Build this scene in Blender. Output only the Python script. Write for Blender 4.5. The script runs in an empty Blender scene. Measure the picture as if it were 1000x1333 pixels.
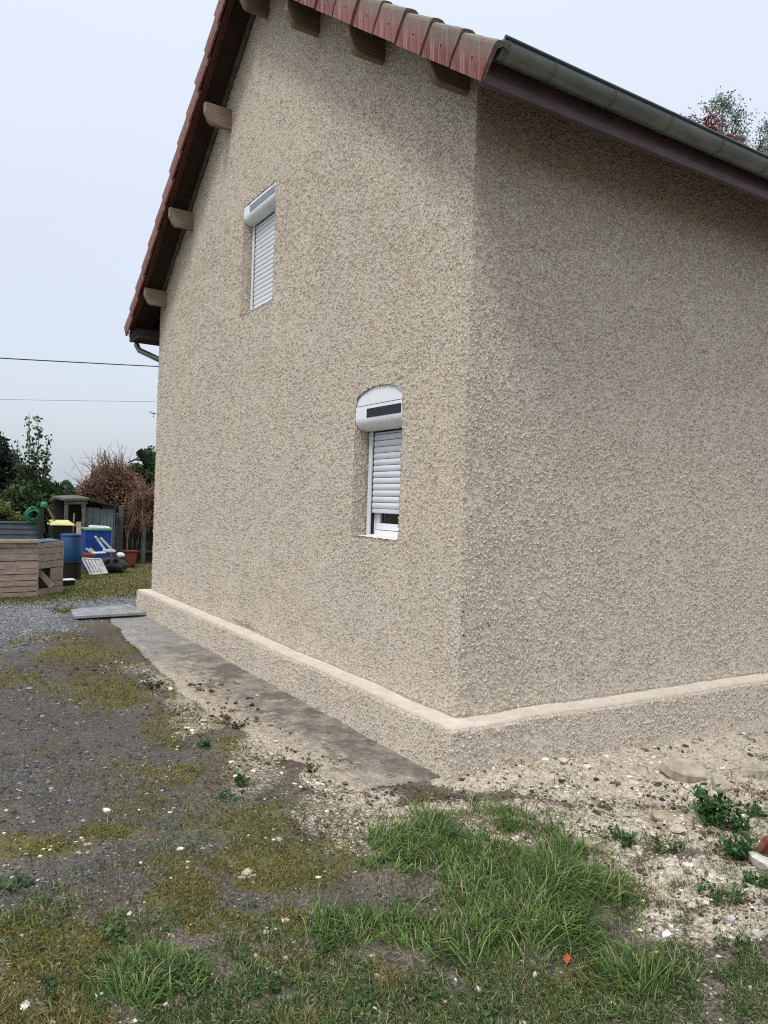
import bpy, bmesh, math, random
import numpy as np
from mathutils import Vector, Matrix
S = bpy.context.scene
C = S.collection
rnd = random.Random(7)
RG = np.random.default_rng(11)
# ------------------------------------------------------------------ camera
PPU, PPV, FPX = 500.0, 666.5, 994.0
RW = np.array([[0.85057736, -0.02562229, -0.52522534],
               [-0.52467953, 0.02525079, -0.85092526],
               [0.03506501, 0.99935274, 0.00803426]])
CAM = np.array([-2.69672388, -3.57849944, 1.6])
cd = bpy.data.cameras.new('camera'); cam = bpy.data.objects.new('camera', cd); C.objects.link(cam)
m4 = Matrix.Identity(4)
for i in range(3):
    for j in range(3):
        m4[i][j] = RW[i][j]
    m4[i][3] = CAM[i]
cam.matrix_world = m4
cd.sensor_fit = 'HORIZONTAL'; cd.sensor_width = 36; cd.lens = FPX / 1000 * 36
cd.clip_start = 0.05; cd.clip_end = 2000
S.camera = cam
# ------------------------------------------------------------------ sky, sun, exposure
SUN_EL, SUN_AZ = 58, 208      # azimuth: direction the light comes from, degrees from +x counter-clockwise
w = bpy.data.worlds.new("World"); S.world = w; w.use_nodes = True
nt = w.node_tree; nt.nodes.clear()
out = nt.nodes.new('ShaderNodeOutputWorld'); bg = nt.nodes.new('ShaderNodeBackground'); bg2 = nt.nodes.new('ShaderNodeBackground')
sky = nt.nodes.new('ShaderNodeTexSky'); sky.sky_type = 'NISHITA'; sky.sun_disc = False
sky.sun_elevation = math.radians(SUN_EL); sky.sun_rotation = math.radians(90 - SUN_AZ)
sky.air_density = 1.0; sky.dust_density = 4.0
nt.links.new(sky.outputs[0], bg.inputs[0]); bg.inputs[1].default_value = 0.05
tc = nt.nodes.new('ShaderNodeTexCoord'); sep = nt.nodes.new('ShaderNodeSeparateXYZ'); ramp = nt.nodes.new('ShaderNodeValToRGB')
nz = nt.nodes.new('ShaderNodeTexNoise'); nz.inputs['Scale'].default_value = 2.4; nz.inputs['Detail'].default_value = 5
ma = nt.nodes.new('ShaderNodeMath'); ma.operation = 'MULTIPLY_ADD'; ma.inputs[1].default_value = 0.15
nt.links.new(tc.outputs['Generated'], sep.inputs[0]); nt.links.new(tc.outputs['Generated'], nz.inputs['Vector'])
nt.links.new(nz.outputs[0], ma.inputs[0]); nt.links.new(sep.outputs[2], ma.inputs[2])
nt.links.new(ma.outputs[0], ramp.inputs[0]); nt.links.new(ramp.outputs[0], bg2.inputs[0])
cr = ramp.color_ramp
for p, c in ((0.0, (.53, .58, .64)), (0.10, (.57, .62, .69)), (0.25, (.68, .72, .79)), (0.38, (.73, .77, .84)), (0.62, (.84, .89, .96)), (0.78, (1.4, 1.48, 1.6)), (1.0, (1.9, 1.98, 2.1))):
    e = cr.elements.new(p) if p not in (0.0, 1.0) else cr.elements[0 if p == 0.0 else -1]
    e.color = (*c, 1)
bg2.inputs[1].default_value = 0.70
add = nt.nodes.new('ShaderNodeAddShader')
nt.links.new(bg.outputs[0], add.inputs[0]); nt.links.new(bg2.outputs[0], add.inputs[1]); nt.links.new(add.outputs[0], out.inputs[0])
ld = bpy.data.lights.new('sun', 'SUN'); ld.energy = 1.5; ld.angle = math.radians(13); ld.color = (1, .965, .90)
sun = bpy.data.objects.new('sun', ld); C.objects.link(sun)
el, az = math.radians(SUN_EL), math.radians(SUN_AZ)
sun.rotation_euler = Vector((math.cos(el) * math.cos(az), math.cos(el) * math.sin(az), math.sin(el))).to_track_quat('Z', 'Y').to_euler()
S.view_settings.view_transform = 'Standard'; S.view_settings.look = 'None'
S.view_settings.exposure = 0.32; S.view_settings.gamma = 1; S.view_settings.use_curve_mapping = False

S.cycles.use_denoising = False; S.cycles.denoising_prefilter = 'NONE'
S.cycles.pixel_filter_type = 'BLACKMAN_HARRIS'; S.cycles.filter_width = 1.1
# ------------------------------------------------------------------ helpers: projection
def ray(u, v):
    c = RW @ np.array([u - PPU, -(v - PPV), -FPX]); return c / np.linalg.norm(c)
def onx(u, v, x):
    d = ray(u, v); return CAM + d * ((x - CAM[0]) / d[0])
def ony(u, v, y):
    d = ray(u, v); return CAM + d * ((y - CAM[1]) / d[1])
def onz(u, v, z=0.0):
    d = ray(u, v); return CAM + d * ((z - CAM[2]) / d[2])
def proj(X, Y, Z):
    p = np.stack([X - CAM[0], Y - CAM[1], Z - CAM[2]], -1) @ RW
    dz = np.maximum(-p[..., 2], 0.05)
    return PPU + FPX * p[..., 0] / dz, PPV - FPX * p[..., 1] / dz, -p[..., 2]
# ------------------------------------------------------------------ helpers: noise
def _h(ix, iy, s):
    n = (ix * 374761393 + iy * 668265263 + s * 974711) & 0x7fffffff
    n = ((n ^ (n >> 13)) * 1274126177) & 0x7fffffff
    return ((n ^ (n >> 16)) & 0xffff) / 65535.0
def vn(x, y, s=0):
    x = np.asarray(x, float); y = np.asarray(y, float)
    ix = np.floor(x).astype(np.int64); iy = np.floor(y).astype(np.int64); fx = x - ix; fy = y - iy
    fx = fx * fx * (3 - 2 * fx); fy = fy * fy * (3 - 2 * fy)
    return (_h(ix, iy, s) * (1 - fx) + _h(ix + 1, iy, s) * fx) * (1 - fy) + (_h(ix, iy + 1, s) * (1 - fx) + _h(ix + 1, iy + 1, s) * fx) * fy
def fbm(x, y, s=0, o=4):
    t = 0; a = .5; n = 0
    for k in range(o):
        t = t + a * vn(x * 2 ** k + 17.3 * k, y * 2 ** k - 9.1 * k, s + k * 31); n += a; a *= .55
    return t / n
def ss(a, b, x):
    t = np.clip((x - a) / (b - a), 0, 1); return t * t * (3 - 2 * t)
# ------------------------------------------------------------------ helpers: objects
def prop(o, label=None, cat=None, group=None, kind=None):
    for k, v in (('label', label), ('category', cat), ('group', group), ('kind', kind)):
        if v: o[k] = v
    return o
def empty(name, loc=(0, 0, 0), rz=0, **k):
    o = bpy.data.objects.new(name, None); C.objects.link(o); o.location = loc; o.rotation_euler = (0, 0, rz); o.empty_display_size = .2
    return prop(o, **k)
def link(name, me, parent=None, mat=None, **k):
    if mat is not None and not me.materials: me.materials.append(mat)
    o = bpy.data.objects.new(name, me); C.objects.link(o)
    if parent: o.parent = parent
    return prop(o, **k)
def npmesh(name, V, F, smooth=True, attrs=None):
    """V (n,3); F list of int arrays (m,k)"""
    me = bpy.data.meshes.new(name); V = np.asarray(V, np.float32)
    F = [np.asarray(f, np.int32) for f in (F if isinstance(F, list) else [F]) if len(f)]
    me.vertices.add(len(V)); me.vertices.foreach_set('co', V.ravel())
    nl = sum(f.size for f in F); npy = sum(len(f) for f in F)
    me.loops.add(nl); me.polygons.add(npy)
    me.loops.foreach_set('vertex_index', np.concatenate([f.ravel() for f in F]))
    tot = np.concatenate([np.full(len(f), f.shape[1], np.int32) for f in F]); st = np.concatenate([[0], np.cumsum(tot)[:-1]]).astype(np.int32)
    me.polygons.foreach_set('loop_start', st); me.polygons.foreach_set('loop_total', tot)
    me.polygons.foreach_set('use_smooth', np.full(npy, smooth))
    for k, a in (attrs or {}).items():
        a = np.asarray(a, np.float32)
        if a.ndim == 1:
            at = me.attributes.new(k, 'FLOAT', 'POINT'); at.data.foreach_set('value', a)
        else:
            at = me.attributes.new(k, 'FLOAT_COLOR', 'POINT'); at.data.foreach_set('color', np.concatenate([a, np.ones((len(a), 1), np.float32)], 1).ravel())
    me.update(calc_edges=True)
    return me
class MB:
    def __init__(s): s.v = []; s.f = []
    def poly(s, vs, fs):
        n = len(s.v); s.v += [tuple(map(float, p)) for p in vs]; s.f += [tuple(i + n for i in f) for f in fs]; return s
    def box(s, a, b):
        (x0, y0, z0), (x1, y1, z1) = a, b
        return s.poly([(x0, y0, z0), (x1, y0, z0), (x1, y1, z0), (x0, y1, z0), (x0, y0, z1), (x1, y0, z1), (x1, y1, z1), (x0, y1, z1)],
                      [(3, 2, 1, 0), (4, 5, 6, 7), (0, 1, 5, 4), (1, 2, 6, 5), (2, 3, 7, 6), (3, 0, 4, 7)])
    def hexa(s, bot, top):     # two rings of points, same count, bot seen counter-clockwise from above
        n = len(bot)
        return s.poly(list(bot) + list(top), [tuple(range(n))[::-1], tuple(range(n, 2 * n))] + [(i, (i + 1) % n, n + (i + 1) % n, n + i) for i in range(n)])
    def prism(s, prof, d):     # prof list of 3d points, extruded by vector d
        return s.hexa(prof, [tuple(np.array(p) + np.array(d)) for p in prof])
    def beam(s, p0, p1, w_, h_, up=(0, 0, 1)):
        p0, p1 = Vector(p0), Vector(p1); d = (p1 - p0).normalized(); u = Vector(up)
        if abs(d.dot(u)) > .98: u = Vector((0, 1, 0))
        r = d.cross(u).normalized() * w_ / 2; t = r.cross(d).normalized() * h_ / 2
        return s.hexa([p0 - r - t, p0 + r - t, p0 + r + t, p0 - r + t], [p1 - r - t, p1 + r - t, p1 + r + t, p1 - r + t])
    def tube(s, pts, r, n=8, cap=True):
        pts = [Vector(p) for p in pts]; rs = r if isinstance(r, (list, tuple)) else [r] * len(pts); rings = []
        u = Vector((.13, .31, .94))
        for i, p in enumerate(pts):
            d = (pts[min(i + 1, len(pts) - 1)] - pts[max(i - 1, 0)]).normalized()
            a = d.cross(u)
            if a.length < .05: a = d.cross(Vector((1, 0, 0)))
            a.normalize(); b = d.cross(a).normalized(); u = -a.cross(d) if False else u
            rings.append([p + (a * math.cos(k * 2 * math.pi / n) + b * math.sin(k * 2 * math.pi / n)) * rs[i] for k in range(n)])
        vs = [q for g in rings for q in g]; fs = []
        for i in range(len(pts) - 1):
            for k in range(n):
                fs.append((i * n + k, i * n + (k + 1) % n, (i + 1) * n + (k + 1) % n, (i + 1) * n + k))
        if cap: fs += [tuple(range(n))[::-1], tuple(range((len(pts) - 1) * n, len(pts) * n))]
        return s.poly(vs, fs)
    def lathe(s, c, prof, n=24):   # prof list of (r,z)
        vs = [(c[0] + r * math.cos(k * 2 * math.pi / n), c[1] + r * math.sin(k * 2 * math.pi / n), c[2] + z) for r, z in prof for k in range(n)]
        fs = [(i * n + k, i * n + (k + 1) % n, (i + 1) * n + (k + 1) % n, (i + 1) * n + k) for i in range(len(prof) - 1) for k in range(n)]
        fs += [tuple(range(n))[::-1], tuple(range((len(prof) - 1) * n, len(prof) * n))]
        return s.poly(vs, fs)
    def mesh(s, name, bev=0, smooth=False, seg=1):
        me = bpy.data.meshes.new(name); me.from_pydata(s.v, [], s.f)
        bm = bmesh.new(); bm.from_mesh(me); bmesh.ops.recalc_face_normals(bm, faces=bm.faces)
        if bev: bmesh.ops.bevel(bm, geom=bm.edges[:], offset=bev, segments=seg, affect='EDGES', clamp_overlap=True)
        for f in bm.faces: f.smooth = smooth
        bm.to_mesh(me); bm.free()
        return me
    def build(s, name, mat, parent=None, bev=0, smooth=False, seg=1, **k):
        me = s.mesh(name, bev, smooth, seg)
        if smooth:
            try: me.set_sharp_from_angle(angle=math.radians(40))
            except Exception: pass
        return link(name, me, parent, mat, **k)
# ------------------------------------------------------------------ helpers: materials
class NM:
    def __init__(s, name, rough=.8, spec=.3, metal=0):
        s.m = bpy.data.materials.new(name); s.m.use_nodes = True; s.t = s.m.node_tree
        s.b = s.t.nodes['Principled BSDF']; s.o = s.t.nodes['Material Output']
        s.b.inputs['Roughness'].default_value = rough; s.b.inputs['Specular IOR Level'].default_value = spec; s.b.inputs['Metallic'].default_value = metal
        s.tc = s.t.nodes.new('ShaderNodeTexCoord'); s.co = s.tc.outputs['Object']
    def set(s, sock, v):
        if isinstance(v, bpy.types.NodeSocket): s.t.links.new(v, sock)
        elif isinstance(v, tuple) and len(v) == 3 and sock.type == 'RGBA': sock.default_value = (*v, 1)
        else: sock.default_value = v
    def noise(s, scale, detail=3, rough=.55, co=None, dist=0, out=0):
        n = s.t.nodes.new('ShaderNodeTexNoise'); s.set(n.inputs['Vector'], co or s.co)
        n.inputs['Scale'].default_value = scale; n.inputs['Detail'].default_value = detail; n.inputs['Roughness'].default_value = rough; n.inputs['Distortion'].default_value = dist
        return n.outputs[out]
    def voro(s, scale, feat='F1', co=None, out='Distance', rnd_=1.0):
        n = s.t.nodes.new('ShaderNodeTexVoronoi'); n.feature = feat; s.set(n.inputs['Vector'], co or s.co); n.inputs['Scale'].default_value = scale
        n.inputs['Randomness'].default_value = rnd_
        return n.outputs[out]
    def scale(s, v, co=None):
        n = s.t.nodes.new('ShaderNodeMapping'); n.inputs['Scale'].default_value = v; s.set(n.inputs['Vector'], co or s.co); return n.outputs[0]
    def math(s, op, a, b=0.0, c=0.0, clamp=False):
        n = s.t.nodes.new('ShaderNodeMath'); n.operation = op; n.use_clamp = clamp
        s.set(n.inputs[0], a); s.set(n.inputs[1], b); s.set(n.inputs[2], c); return n.outputs[0]
    def sst(s, a, b, x, lo=0.0, hi=1.0):
        n = s.t.nodes.new('ShaderNodeMapRange'); n.interpolation_type = 'SMOOTHSTEP'
        s.set(n.inputs[0], x); s.set(n.inputs[1], a); s.set(n.inputs[2], b); n.inputs[3].default_value = lo; n.inputs[4].default_value = hi; return n.outputs[0]
    def mix(s, f, a, b, mode='MIX'):
        n = s.t.nodes.new('ShaderNodeMix'); n.data_type = 'RGBA'; n.blend_type = mode
        s.set(n.inputs[0], f); s.set(n.inputs[6], a); s.set(n.inputs[7], b); return n.outputs[2]
    def attr(s, name, col=False):
        n = s.t.nodes.new('ShaderNodeAttribute'); n.attribute_name = name; return n.outputs['Color' if col else 'Fac']
    def rand(s):
        n = s.t.nodes.new('ShaderNodeObjectInfo'); return n.outputs['Random']
    def col(s, v): s.set(s.b.inputs['Base Color'], v); return s
    def rough(s, v): s.set(s.b.inputs['Roughness'], v); return s
    def bump(s, h, dist=.005, strength=1.0):
        n = s.t.nodes.new('ShaderNodeBump'); n.inputs['Distance'].default_value = dist; n.inputs['Strength'].default_value = strength
        s.set(n.inputs['Height'], h); s.t.links.new(n.outputs[0], s.b.inputs['Normal']); return s
def simple(name, c, rough=.6, spec=.3, metal=0, var=.25, sc=6, bump=0, bsc=60, c2=None, stretch=None):
    n = NM(name, rough, spec, metal)
    co = n.scale(stretch) if stretch else n.co
    d = c2 or tuple(x * (1 - var) for x in c)
    f = n.noise(sc, 5, .65, co)
    n.col(n.mix(n.sst(.35, .65, f), d, c))
    n.rough(n.sst(.2, .8, n.noise(sc * 3, 3), max(rough - .1, .05), min(rough + .1, 1)))
    if bump: n.bump(n.noise(bsc, 4, .6, co), bump)
    return n.m
M = {}
# stucco ("projected then flattened" render): plateaus with broken edges over a rough base
def stucco():
    n = NM('stucco', .95, .15)
    led = n.attr('ledge')
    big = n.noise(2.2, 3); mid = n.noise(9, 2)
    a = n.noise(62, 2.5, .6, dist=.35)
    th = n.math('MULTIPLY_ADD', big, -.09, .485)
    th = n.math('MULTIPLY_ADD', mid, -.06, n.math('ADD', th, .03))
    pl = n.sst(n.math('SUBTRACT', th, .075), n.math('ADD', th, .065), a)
    fine = n.noise(170, 3, .65)
    h = n.math('ADD', n.math('MULTIPLY', pl, .85), n.math('MULTIPLY', fine, n.sst(0, 1, pl, .60, .12)))
    h = n.math('ADD', h, n.math('MULTIPLY', n.sst(0, .026, n.math('ABSOLUTE', n.math('SUBTRACT', n.noise(48, 2, .6, dist=.4), .5))), .26))
    h2 = n.math('ADD', n.math('MULTIPLY', n.noise(25, 3), .25), n.math('MULTIPLY', fine, .12))
    hh = n.math('ADD', n.math('MULTIPLY', h, n.math('SUBTRACT', 1, led)), n.math('MULTIPLY', h2, led))
    warm = n.mix(n.sst(.3, .7, n.noise(.9, 3)), (.612, .536, .438), (.588, .524, .440))
    warm = n.mix(n.math('MULTIPLY', n.sst(.52, .72, mid), .35), warm, (.65, .59, .505))
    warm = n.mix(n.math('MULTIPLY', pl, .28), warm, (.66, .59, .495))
    warm = n.mix(n.math('MULTIPLY', n.sst(.50, .62, n.noise(110, 3, .75, dist=.3)), .10), warm, (.26, .205, .145))
    warm = n.mix(n.math('MULTIPLY', n.sst(.56, .74, n.noise(3.1, 5, .7, n.scale((1, 1, .45)))), .16), warm, (.42, .39, .27))
    warm = n.mix(n.math('MULTIPLY', n.sst(.62, .70, n.noise(3.6, 3, .6, n.scale((1.3, 1.3, 1)))), .30), warm, (.66, .63, .56))
    stain = n.math('MULTIPLY', n.sst(.58, .72, n.noise(5, 4, .7)), .35)
    ledc = n.mix(stain, n.mix(n.sst(.3, .7, n.noise(14, 4)), (.56, .50, .42), (.47, .42, .35)), (.36, .33, .29))
    n.col(n.mix(led, warm, ledc))
    d = n.t.nodes.new('ShaderNodeDisplacement'); d.inputs['Midlevel'].default_value = .5; d.inputs['Scale'].default_value = .018
    n.t.links.new(hh, d.inputs['Height']); n.t.links.new(d.outputs[0], n.o.inputs['Displacement'])
    n.m.displacement_method = 'BOTH'
    return n.m
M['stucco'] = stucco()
def ground_mat():
    n = NM('ground_soil', .95, .2)
    gr, mo, li, dirt, pale = (n.attr(k) for k in ('gravel', 'moss', 'lime', 'dirt', 'pale'))
    f1 = n.noise(70, 4, .7); f2 = n.noise(260, 2, .6); f3 = n.noise(6, 4, .6)
    soil = n.mix(n.sst(.3, .7, f1), (.045, .038, .028), (.17, .145, .11))
    soil = n.mix(n.math('MULTIPLY', n.sst(.52, .6, n.noise(90, 4, .8)), .6), soil, (.30, .265, .21))
    v = n.voro(150, out='Color'); sv = n.t.nodes.new('ShaderNodeSeparateColor'); n.t.links.new(v, sv.inputs[0])
    gcol = n.mix(n.sst(.1, .95, sv.outputs[0]), (.038, .035, .032), (.155, .145, .132))
    gcol = n.mix(n.sst(.35, .7, f3), gcol, n.mix(.5, gcol, (.075, .068, .060)))
    c = n.mix(gr, soil, gcol)
    c = n.mix(n.math('MULTIPLY', pale, .8), c, n.mix(n.sst(.2, .9, sv.outputs[1]), (.14, .145, .155), (.20, .21, .225)))
    mcol = n.mix(n.sst(.3, .7, n.noise(35, 4, .7)), (.070, .066, .018), (.165, .148, .040))
    c = n.mix(n.math('MULTIPLY', mo, n.sst(.25, .55, f1)), c, mcol)
    c = n.mix(dirt, c, n.mix(f1, (.045, .033, .024), (.12, .088, .062)))
    lcol = n.mix(n.sst(.35, .65, n.noise(40, 5, .75)), (.33, .285, .21), (.62, .56, .455))
    lcol = n.mix(n.sst(.55, .66, n.noise(17, 5, .8)), lcol, (.13, .095, .065))
    c = n.mix(n.sst(.35, .62, n.math('ADD', li, n.math('MULTIPLY', n.math('SUBTRACT', n.noise(45, 6, .85), .5), 2.2))), c, lcol)
    n.col(c)
    cc = n.mix(n.math('MULTIPLY', n.sst(.50, .62, n.noise(2.2, 5, .7)), n.math('MULTIPLY', gr, n.math('SUBTRACT', .75, n.math('MULTIPLY', pale, .75)))), c, n.mix(f1, (.050, .038, .022), (.12, .10, .055))); n.col(cc)
    wet = n.math('MULTIPLY', gr, n.sst(.35, .6, n.noise(1.3, 3)))
    n.rough(n.math('SUBTRACT', .92, n.math('MULTIPLY', wet, .30)))
    h = n.math('ADD', n.math('MULTIPLY', f1, .7), n.math('MULTIPLY', n.voro(150), .6))
    n.bump(n.math('ADD', h, n.math('MULTIPLY', f2, .3)), .010)
    return n.m
M['ground'] = ground_mat()
def concrete_path():
    n = NM('old_concrete', .75, .35)
    f = n.noise(5, 5, .7); g = n.noise(60, 4, .7)
    c = n.mix(n.sst(.40, .60, n.noise(2.6, 5, .75)), (.105, .092, .078), (.25, .222, .185))
    far = n.t.nodes.new('ShaderNodeSeparateXYZ'); n.t.links.new(n.co, far.inputs[0])
    c = n.mix(n.sst(3.5, 5.5, far.outputs[1], 0, .55), c, (.27, .275, .275))
    c = n.mix(n.math('MULTIPLY', n.sst(.56, .66, n.noise(9, 5, .75)), .85), c, (.060, .055, .046))
    c = n.mix(n.math('MULTIPLY', n.sst(.55, .66, n.noise(3.3, 6, .8, n.scale((1, 1, 1)))), .8), c, (.42, .365, .28))
    c = n.mix(n.math('MULTIPLY', n.sst(.45, .6, g), .35), c, (.10, .09, .075))
    ou = n.attr('outer'); near = n.sst(4.6, 3.2, far.outputs[1])
    dm = n.sst(.52, .62, n.math('ADD', n.math('MULTIPLY', n.noise(13, 6, .8), .75), n.math('MULTIPLY', ou, .28)))
    c = n.mix(n.math('MULTIPLY', n.math('MULTIPLY', dm, near), .85), c, n.mix(n.sst(.4, .6, n.noise(70, 4, .8)), (.20, .165, .12), (.50, .44, .34)))
    n.col(c); n.rough(n.sst(.3, .7, f, .75, .4)); n.bump(n.math('ADD', g, n.math('MULTIPLY', n.noise(300, 2), .4)), .005)
    return n.m
M['path'] = concrete_path()
def vcol(name, rough=.6, spec=.25, trans=0):
    n = NM(name, rough, spec); n.col(n.attr('col', True))
    if trans:
        tr = n.t.nodes.new('ShaderNodeBsdfTranslucent'); mx = n.t.nodes.new('ShaderNodeMixShader'); mx.inputs[0].default_value = trans
        n.t.links.new(n.attr('col', True), tr.inputs[0]); n.t.links.new(n.b.outputs[0], mx.inputs[1]); n.t.links.new(tr.outputs[0], mx.inputs[2]); n.t.links.new(mx.outputs[0], n.o.inputs[0])
    return n.m
M['blade'] = vcol('grass_blade', .55, .3, .3); M['leaf'] = vcol('leaf', .55, .3, .25); M['stone'] = vcol('pebble', .85, .3); M['twig'] = vcol('dry_twig', .9, .1)
def tile_mat():
    n = NM('clay_tile', .8, .3)
    r = n.rand()
    base = n.mix(n.sst(.2, .8, r), (.165, .052, .046), (.22, .080, .070))
    st = n.noise(60, 3, .6, n.scale((.6, 1, .06)))
    base = n.mix(n.math('MULTIPLY', n.sst(.45, .7, st), .55), base, (.42, .30, .27))
    base = n.mix(n.math('MULTIPLY', n.sst(.5, .75, n.noise(30, 5, .7)), .5), base, (.10, .065, .055))
    lich = n.attr('top')
    base = n.mix(n.math('MULTIPLY', lich, n.sst(.30, .55, n.noise(45, 4, .7))), base, (.17, .165, .135))
    n.col(base); n.bump(n.noise(90, 4, .7), .003)
    return n.m
M['tile'] = tile_mat()
def wood(name, a, b, sc=(2, 30, 30), rough=.85, rnd_mix=.4, bump=.003, k=1):
    n = NM(name, rough, .2)
    g = n.noise(k, 5, .7, n.scale(sc), 1.0)
    c = n.mix(n.sst(.3, .7, g), a, b)
    c = n.mix(n.math('MULTIPLY', n.rand(), rnd_mix), c, tuple(x * .62 for x in a))
    n.col(c); n.bump(g, bump); return n.m
M['purlin'] = wood('weathered_timber', (.30, .235, .17), (.17, .125, .085), (3, 30, 30))
M['barge'] = wood('brown_painted_board', (.105, .040, .028), (.070, .028, .020), (2, 2, 2), .7)
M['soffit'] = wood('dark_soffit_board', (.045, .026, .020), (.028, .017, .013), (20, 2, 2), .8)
M['fascia'] = simple('purple_brown_paint', (.105, .066, .074), .45, .35, 0, .25, 5, .001)
M['zinc'] = simple('weathered_zinc', (.175, .20, .185), .42, .5, .35, .3, 3, .0006, 20, stretch=(1, 4, 4))
M['zincdark'] = simple('zinc_lip', (.050, .062, .068), .4, .5, .4, .2, 4)
M['pvc'] = simple('white_pvc', (.74, .77, .80), .35, .4, 0, .05, 4)
M['slat'] = simple('white_shutter_slat', (.60, .645, .68), .4, .4, 0, .05, 4)
M['rail'] = simple('grey_white_rail', (.66, .69, .71), .4, .4, 0, .08, 8)
M['sill'] = simple('cream_sill', (.72, .70, .66), .6, .3, 0, .12, 20, .001)
M['panel'] = simple('solar_cell', (.016, .021, .030), .45, .2, 0, .2, 60)
M['panel2'] = simple('solar_cell_faded', (.19, .20, .235), .35, .5, 0, .1, 60)
M['black'] = simple('black_plastic', (.012, .012, .014), .4, .4, 0, .3, 5)
M['rubber_shade'] = simple('dark_gap', (.010, .010, .010), .7)  # black of seals and gaps, also the painted shade inside the hutch
g = NM('window_glass', .03, .5); g.col((.006, .007, .008)); M['glass'] = g.m
M['plank'] = wood('weathered_plank', (.44, .36, .30), (.25, .185, .15), (3, 25, 25), .9, .60)
M['plankpale'] = wood('pale_plank', (.46, .39, .27), (.33, .27, .19), (3, 25, 25), .9, .2)
M['blue'] = simple('blue_plastic', (.010, .055, .30), .4, .4, 0, .3, 3)
M['bluedark'] = simple('teal_blue_plastic', (.006, .048, .14), .4, .4, 0, .35, 3)
M['green'] = simple('green_plastic', (.010, .20, .075), .4, .4, 0, .3, 5)
M['palegreen'] = simple('pale_green_rim', (.16, .34, .22), .5, .3, 0, .2, 5)
M['yellow'] = simple('yellow_lid', (.55, .54, .22), .45, .3, 0, .15, 5)
M['whiteplastic'] = simple('dirty_white_plastic', (.55, .56, .55), .5, .3, 0, .3, 8)
M['corr'] = simple('blue_grey_sheet', (.090, .115, .145), .45, .4, .2, .35, 4, .001)
M['corrpale'] = simple('grey_sheet_metal', (.15, .18, .20), .5, .4, .2, .3, 4, .001)
M['terracotta'] = simple('red_brown_clay', (.16, .050, .035), .7, .2, 0, .3, 8)
M['brick'] = simple('red_brick', (.22, .075, .050), .85, .2, 0, .35, 20, .004)
M['concrete'] = simple('rough_concrete', (.42, .37, .29), .95, .15, 0, .35, 12, .006, 50)
M['greypost'] = simple('grey_concrete_post', (.13, .13, .105), .9, .2, 0, .4, 8, .003)
M['darkpost'] = simple('dark_post', (.032, .036, .038), .8, .2, 0, .4, 8)
M['bark'] = simple('bark', (.085, .065, .048), .95, .1, 0, .5, 12, .01, 40)
M['darkbark'] = simple('ivy_dark_bark', (.022, .028, .020), .95, .1, 0, .5, 12, .01, 40)
M['twigbark'] = simple('dry_brown_twig', (.20, .13, .095), .95, .1, 0, .4, 12)
M['cable'] = simple('cable_black', (.02, .02, .022), .6)
M['palecable'] = simple('cable_grey', (.30, .33, .36), .6)
M['orange'] = simple('orange_plastic', (.62, .105, .045), .6, .3, 0, .3, 30)
M['wetboard'] = simple('wet_grey_board', (.30, .31, .31), .30, .5, 0, .35, 7, .002, 50)
M['tarp'] = simple('black_tarpaulin', (.010, .010, .012), .35, .4, 0, .4, 6, .02, 9)

# ------------------------------------------------------------------ ground
WX, WY = .16, .14            # wall corner (outer faces at x=WX and y=WY)
YE, XE = 7.18, 9.0           # far ends of the house
def slab_edge(y):            # outer edge x of the concrete strip
    return np.interp(y, [.0, .3, 2.67, 6.33, 7.5], [-.56, -.62, -.765, -.52, -.45])
def in_slab(x, y): return ss(-.03, .03, x - slab_edge(y) - .05 * (fbm(y * 3, y * 0, 5) - .5) * 4) * ss(-.02, .06, y - .08) * ss(0, .05, 7.6 - y)
def nmask(x, y, s, k): return fbm(x * k, y * k, s)
def blobs(U, V, x, y, L, s, amt=.5):
    n1 = (fbm(x * 3.2, y * 3.2, s) - .5) * 2; r = 0
    n2 = (fbm(x * 11, y * 11, s + 5) - .5) * 2
    for cx, cy, rx, ry, g_ in L:
        d = np.sqrt(((U - cx) / rx) ** 2 + ((V - cy) / ry) ** 2)
        r = np.maximum(r, g_ * ss(1.25, .55, d + amt * n1 + .45 * amt * n2))
    return r
B_GRAVEL = [(60, 930, 170, 150, 1), (10, 850, 120, 80, 1), (110, 1040, 130, 70, 1), (170, 960, 90, 60, .8), (60, 1165, 130, 45, .9), (190, 1130, 110, 32, .95), (290, 1165, 75, 38, 1), (330, 1110, 70, 22, .5), (420, 1165, 60, 36, .8), (520, 1180, 30, 16, .4)]
B_MOSS = [(110, 850, 50, 16, 1), (150, 903, 75, 20, .9), (225, 945, 45, 28, .6), (20, 882, 40, 10, .7), (40, 1105, 90, 16, .95), (150, 1085, 60, 16, .9), (340, 1075, 55, 22, .8), (370, 1130, 80, 30, .8), (240, 1170, 45, 40, .9), (215, 1120, 30, 14, .5), (60, 1235, 130, 42, 1), (330, 1205, 110, 25, .8), (60, 1300, 110, 60, .6), (430, 1110, 50, 35, .6), (800, 1275, 90, 30, .5), (30, 778, 60, 6, 1), (160, 750, 90, 16, .9)]
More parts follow.
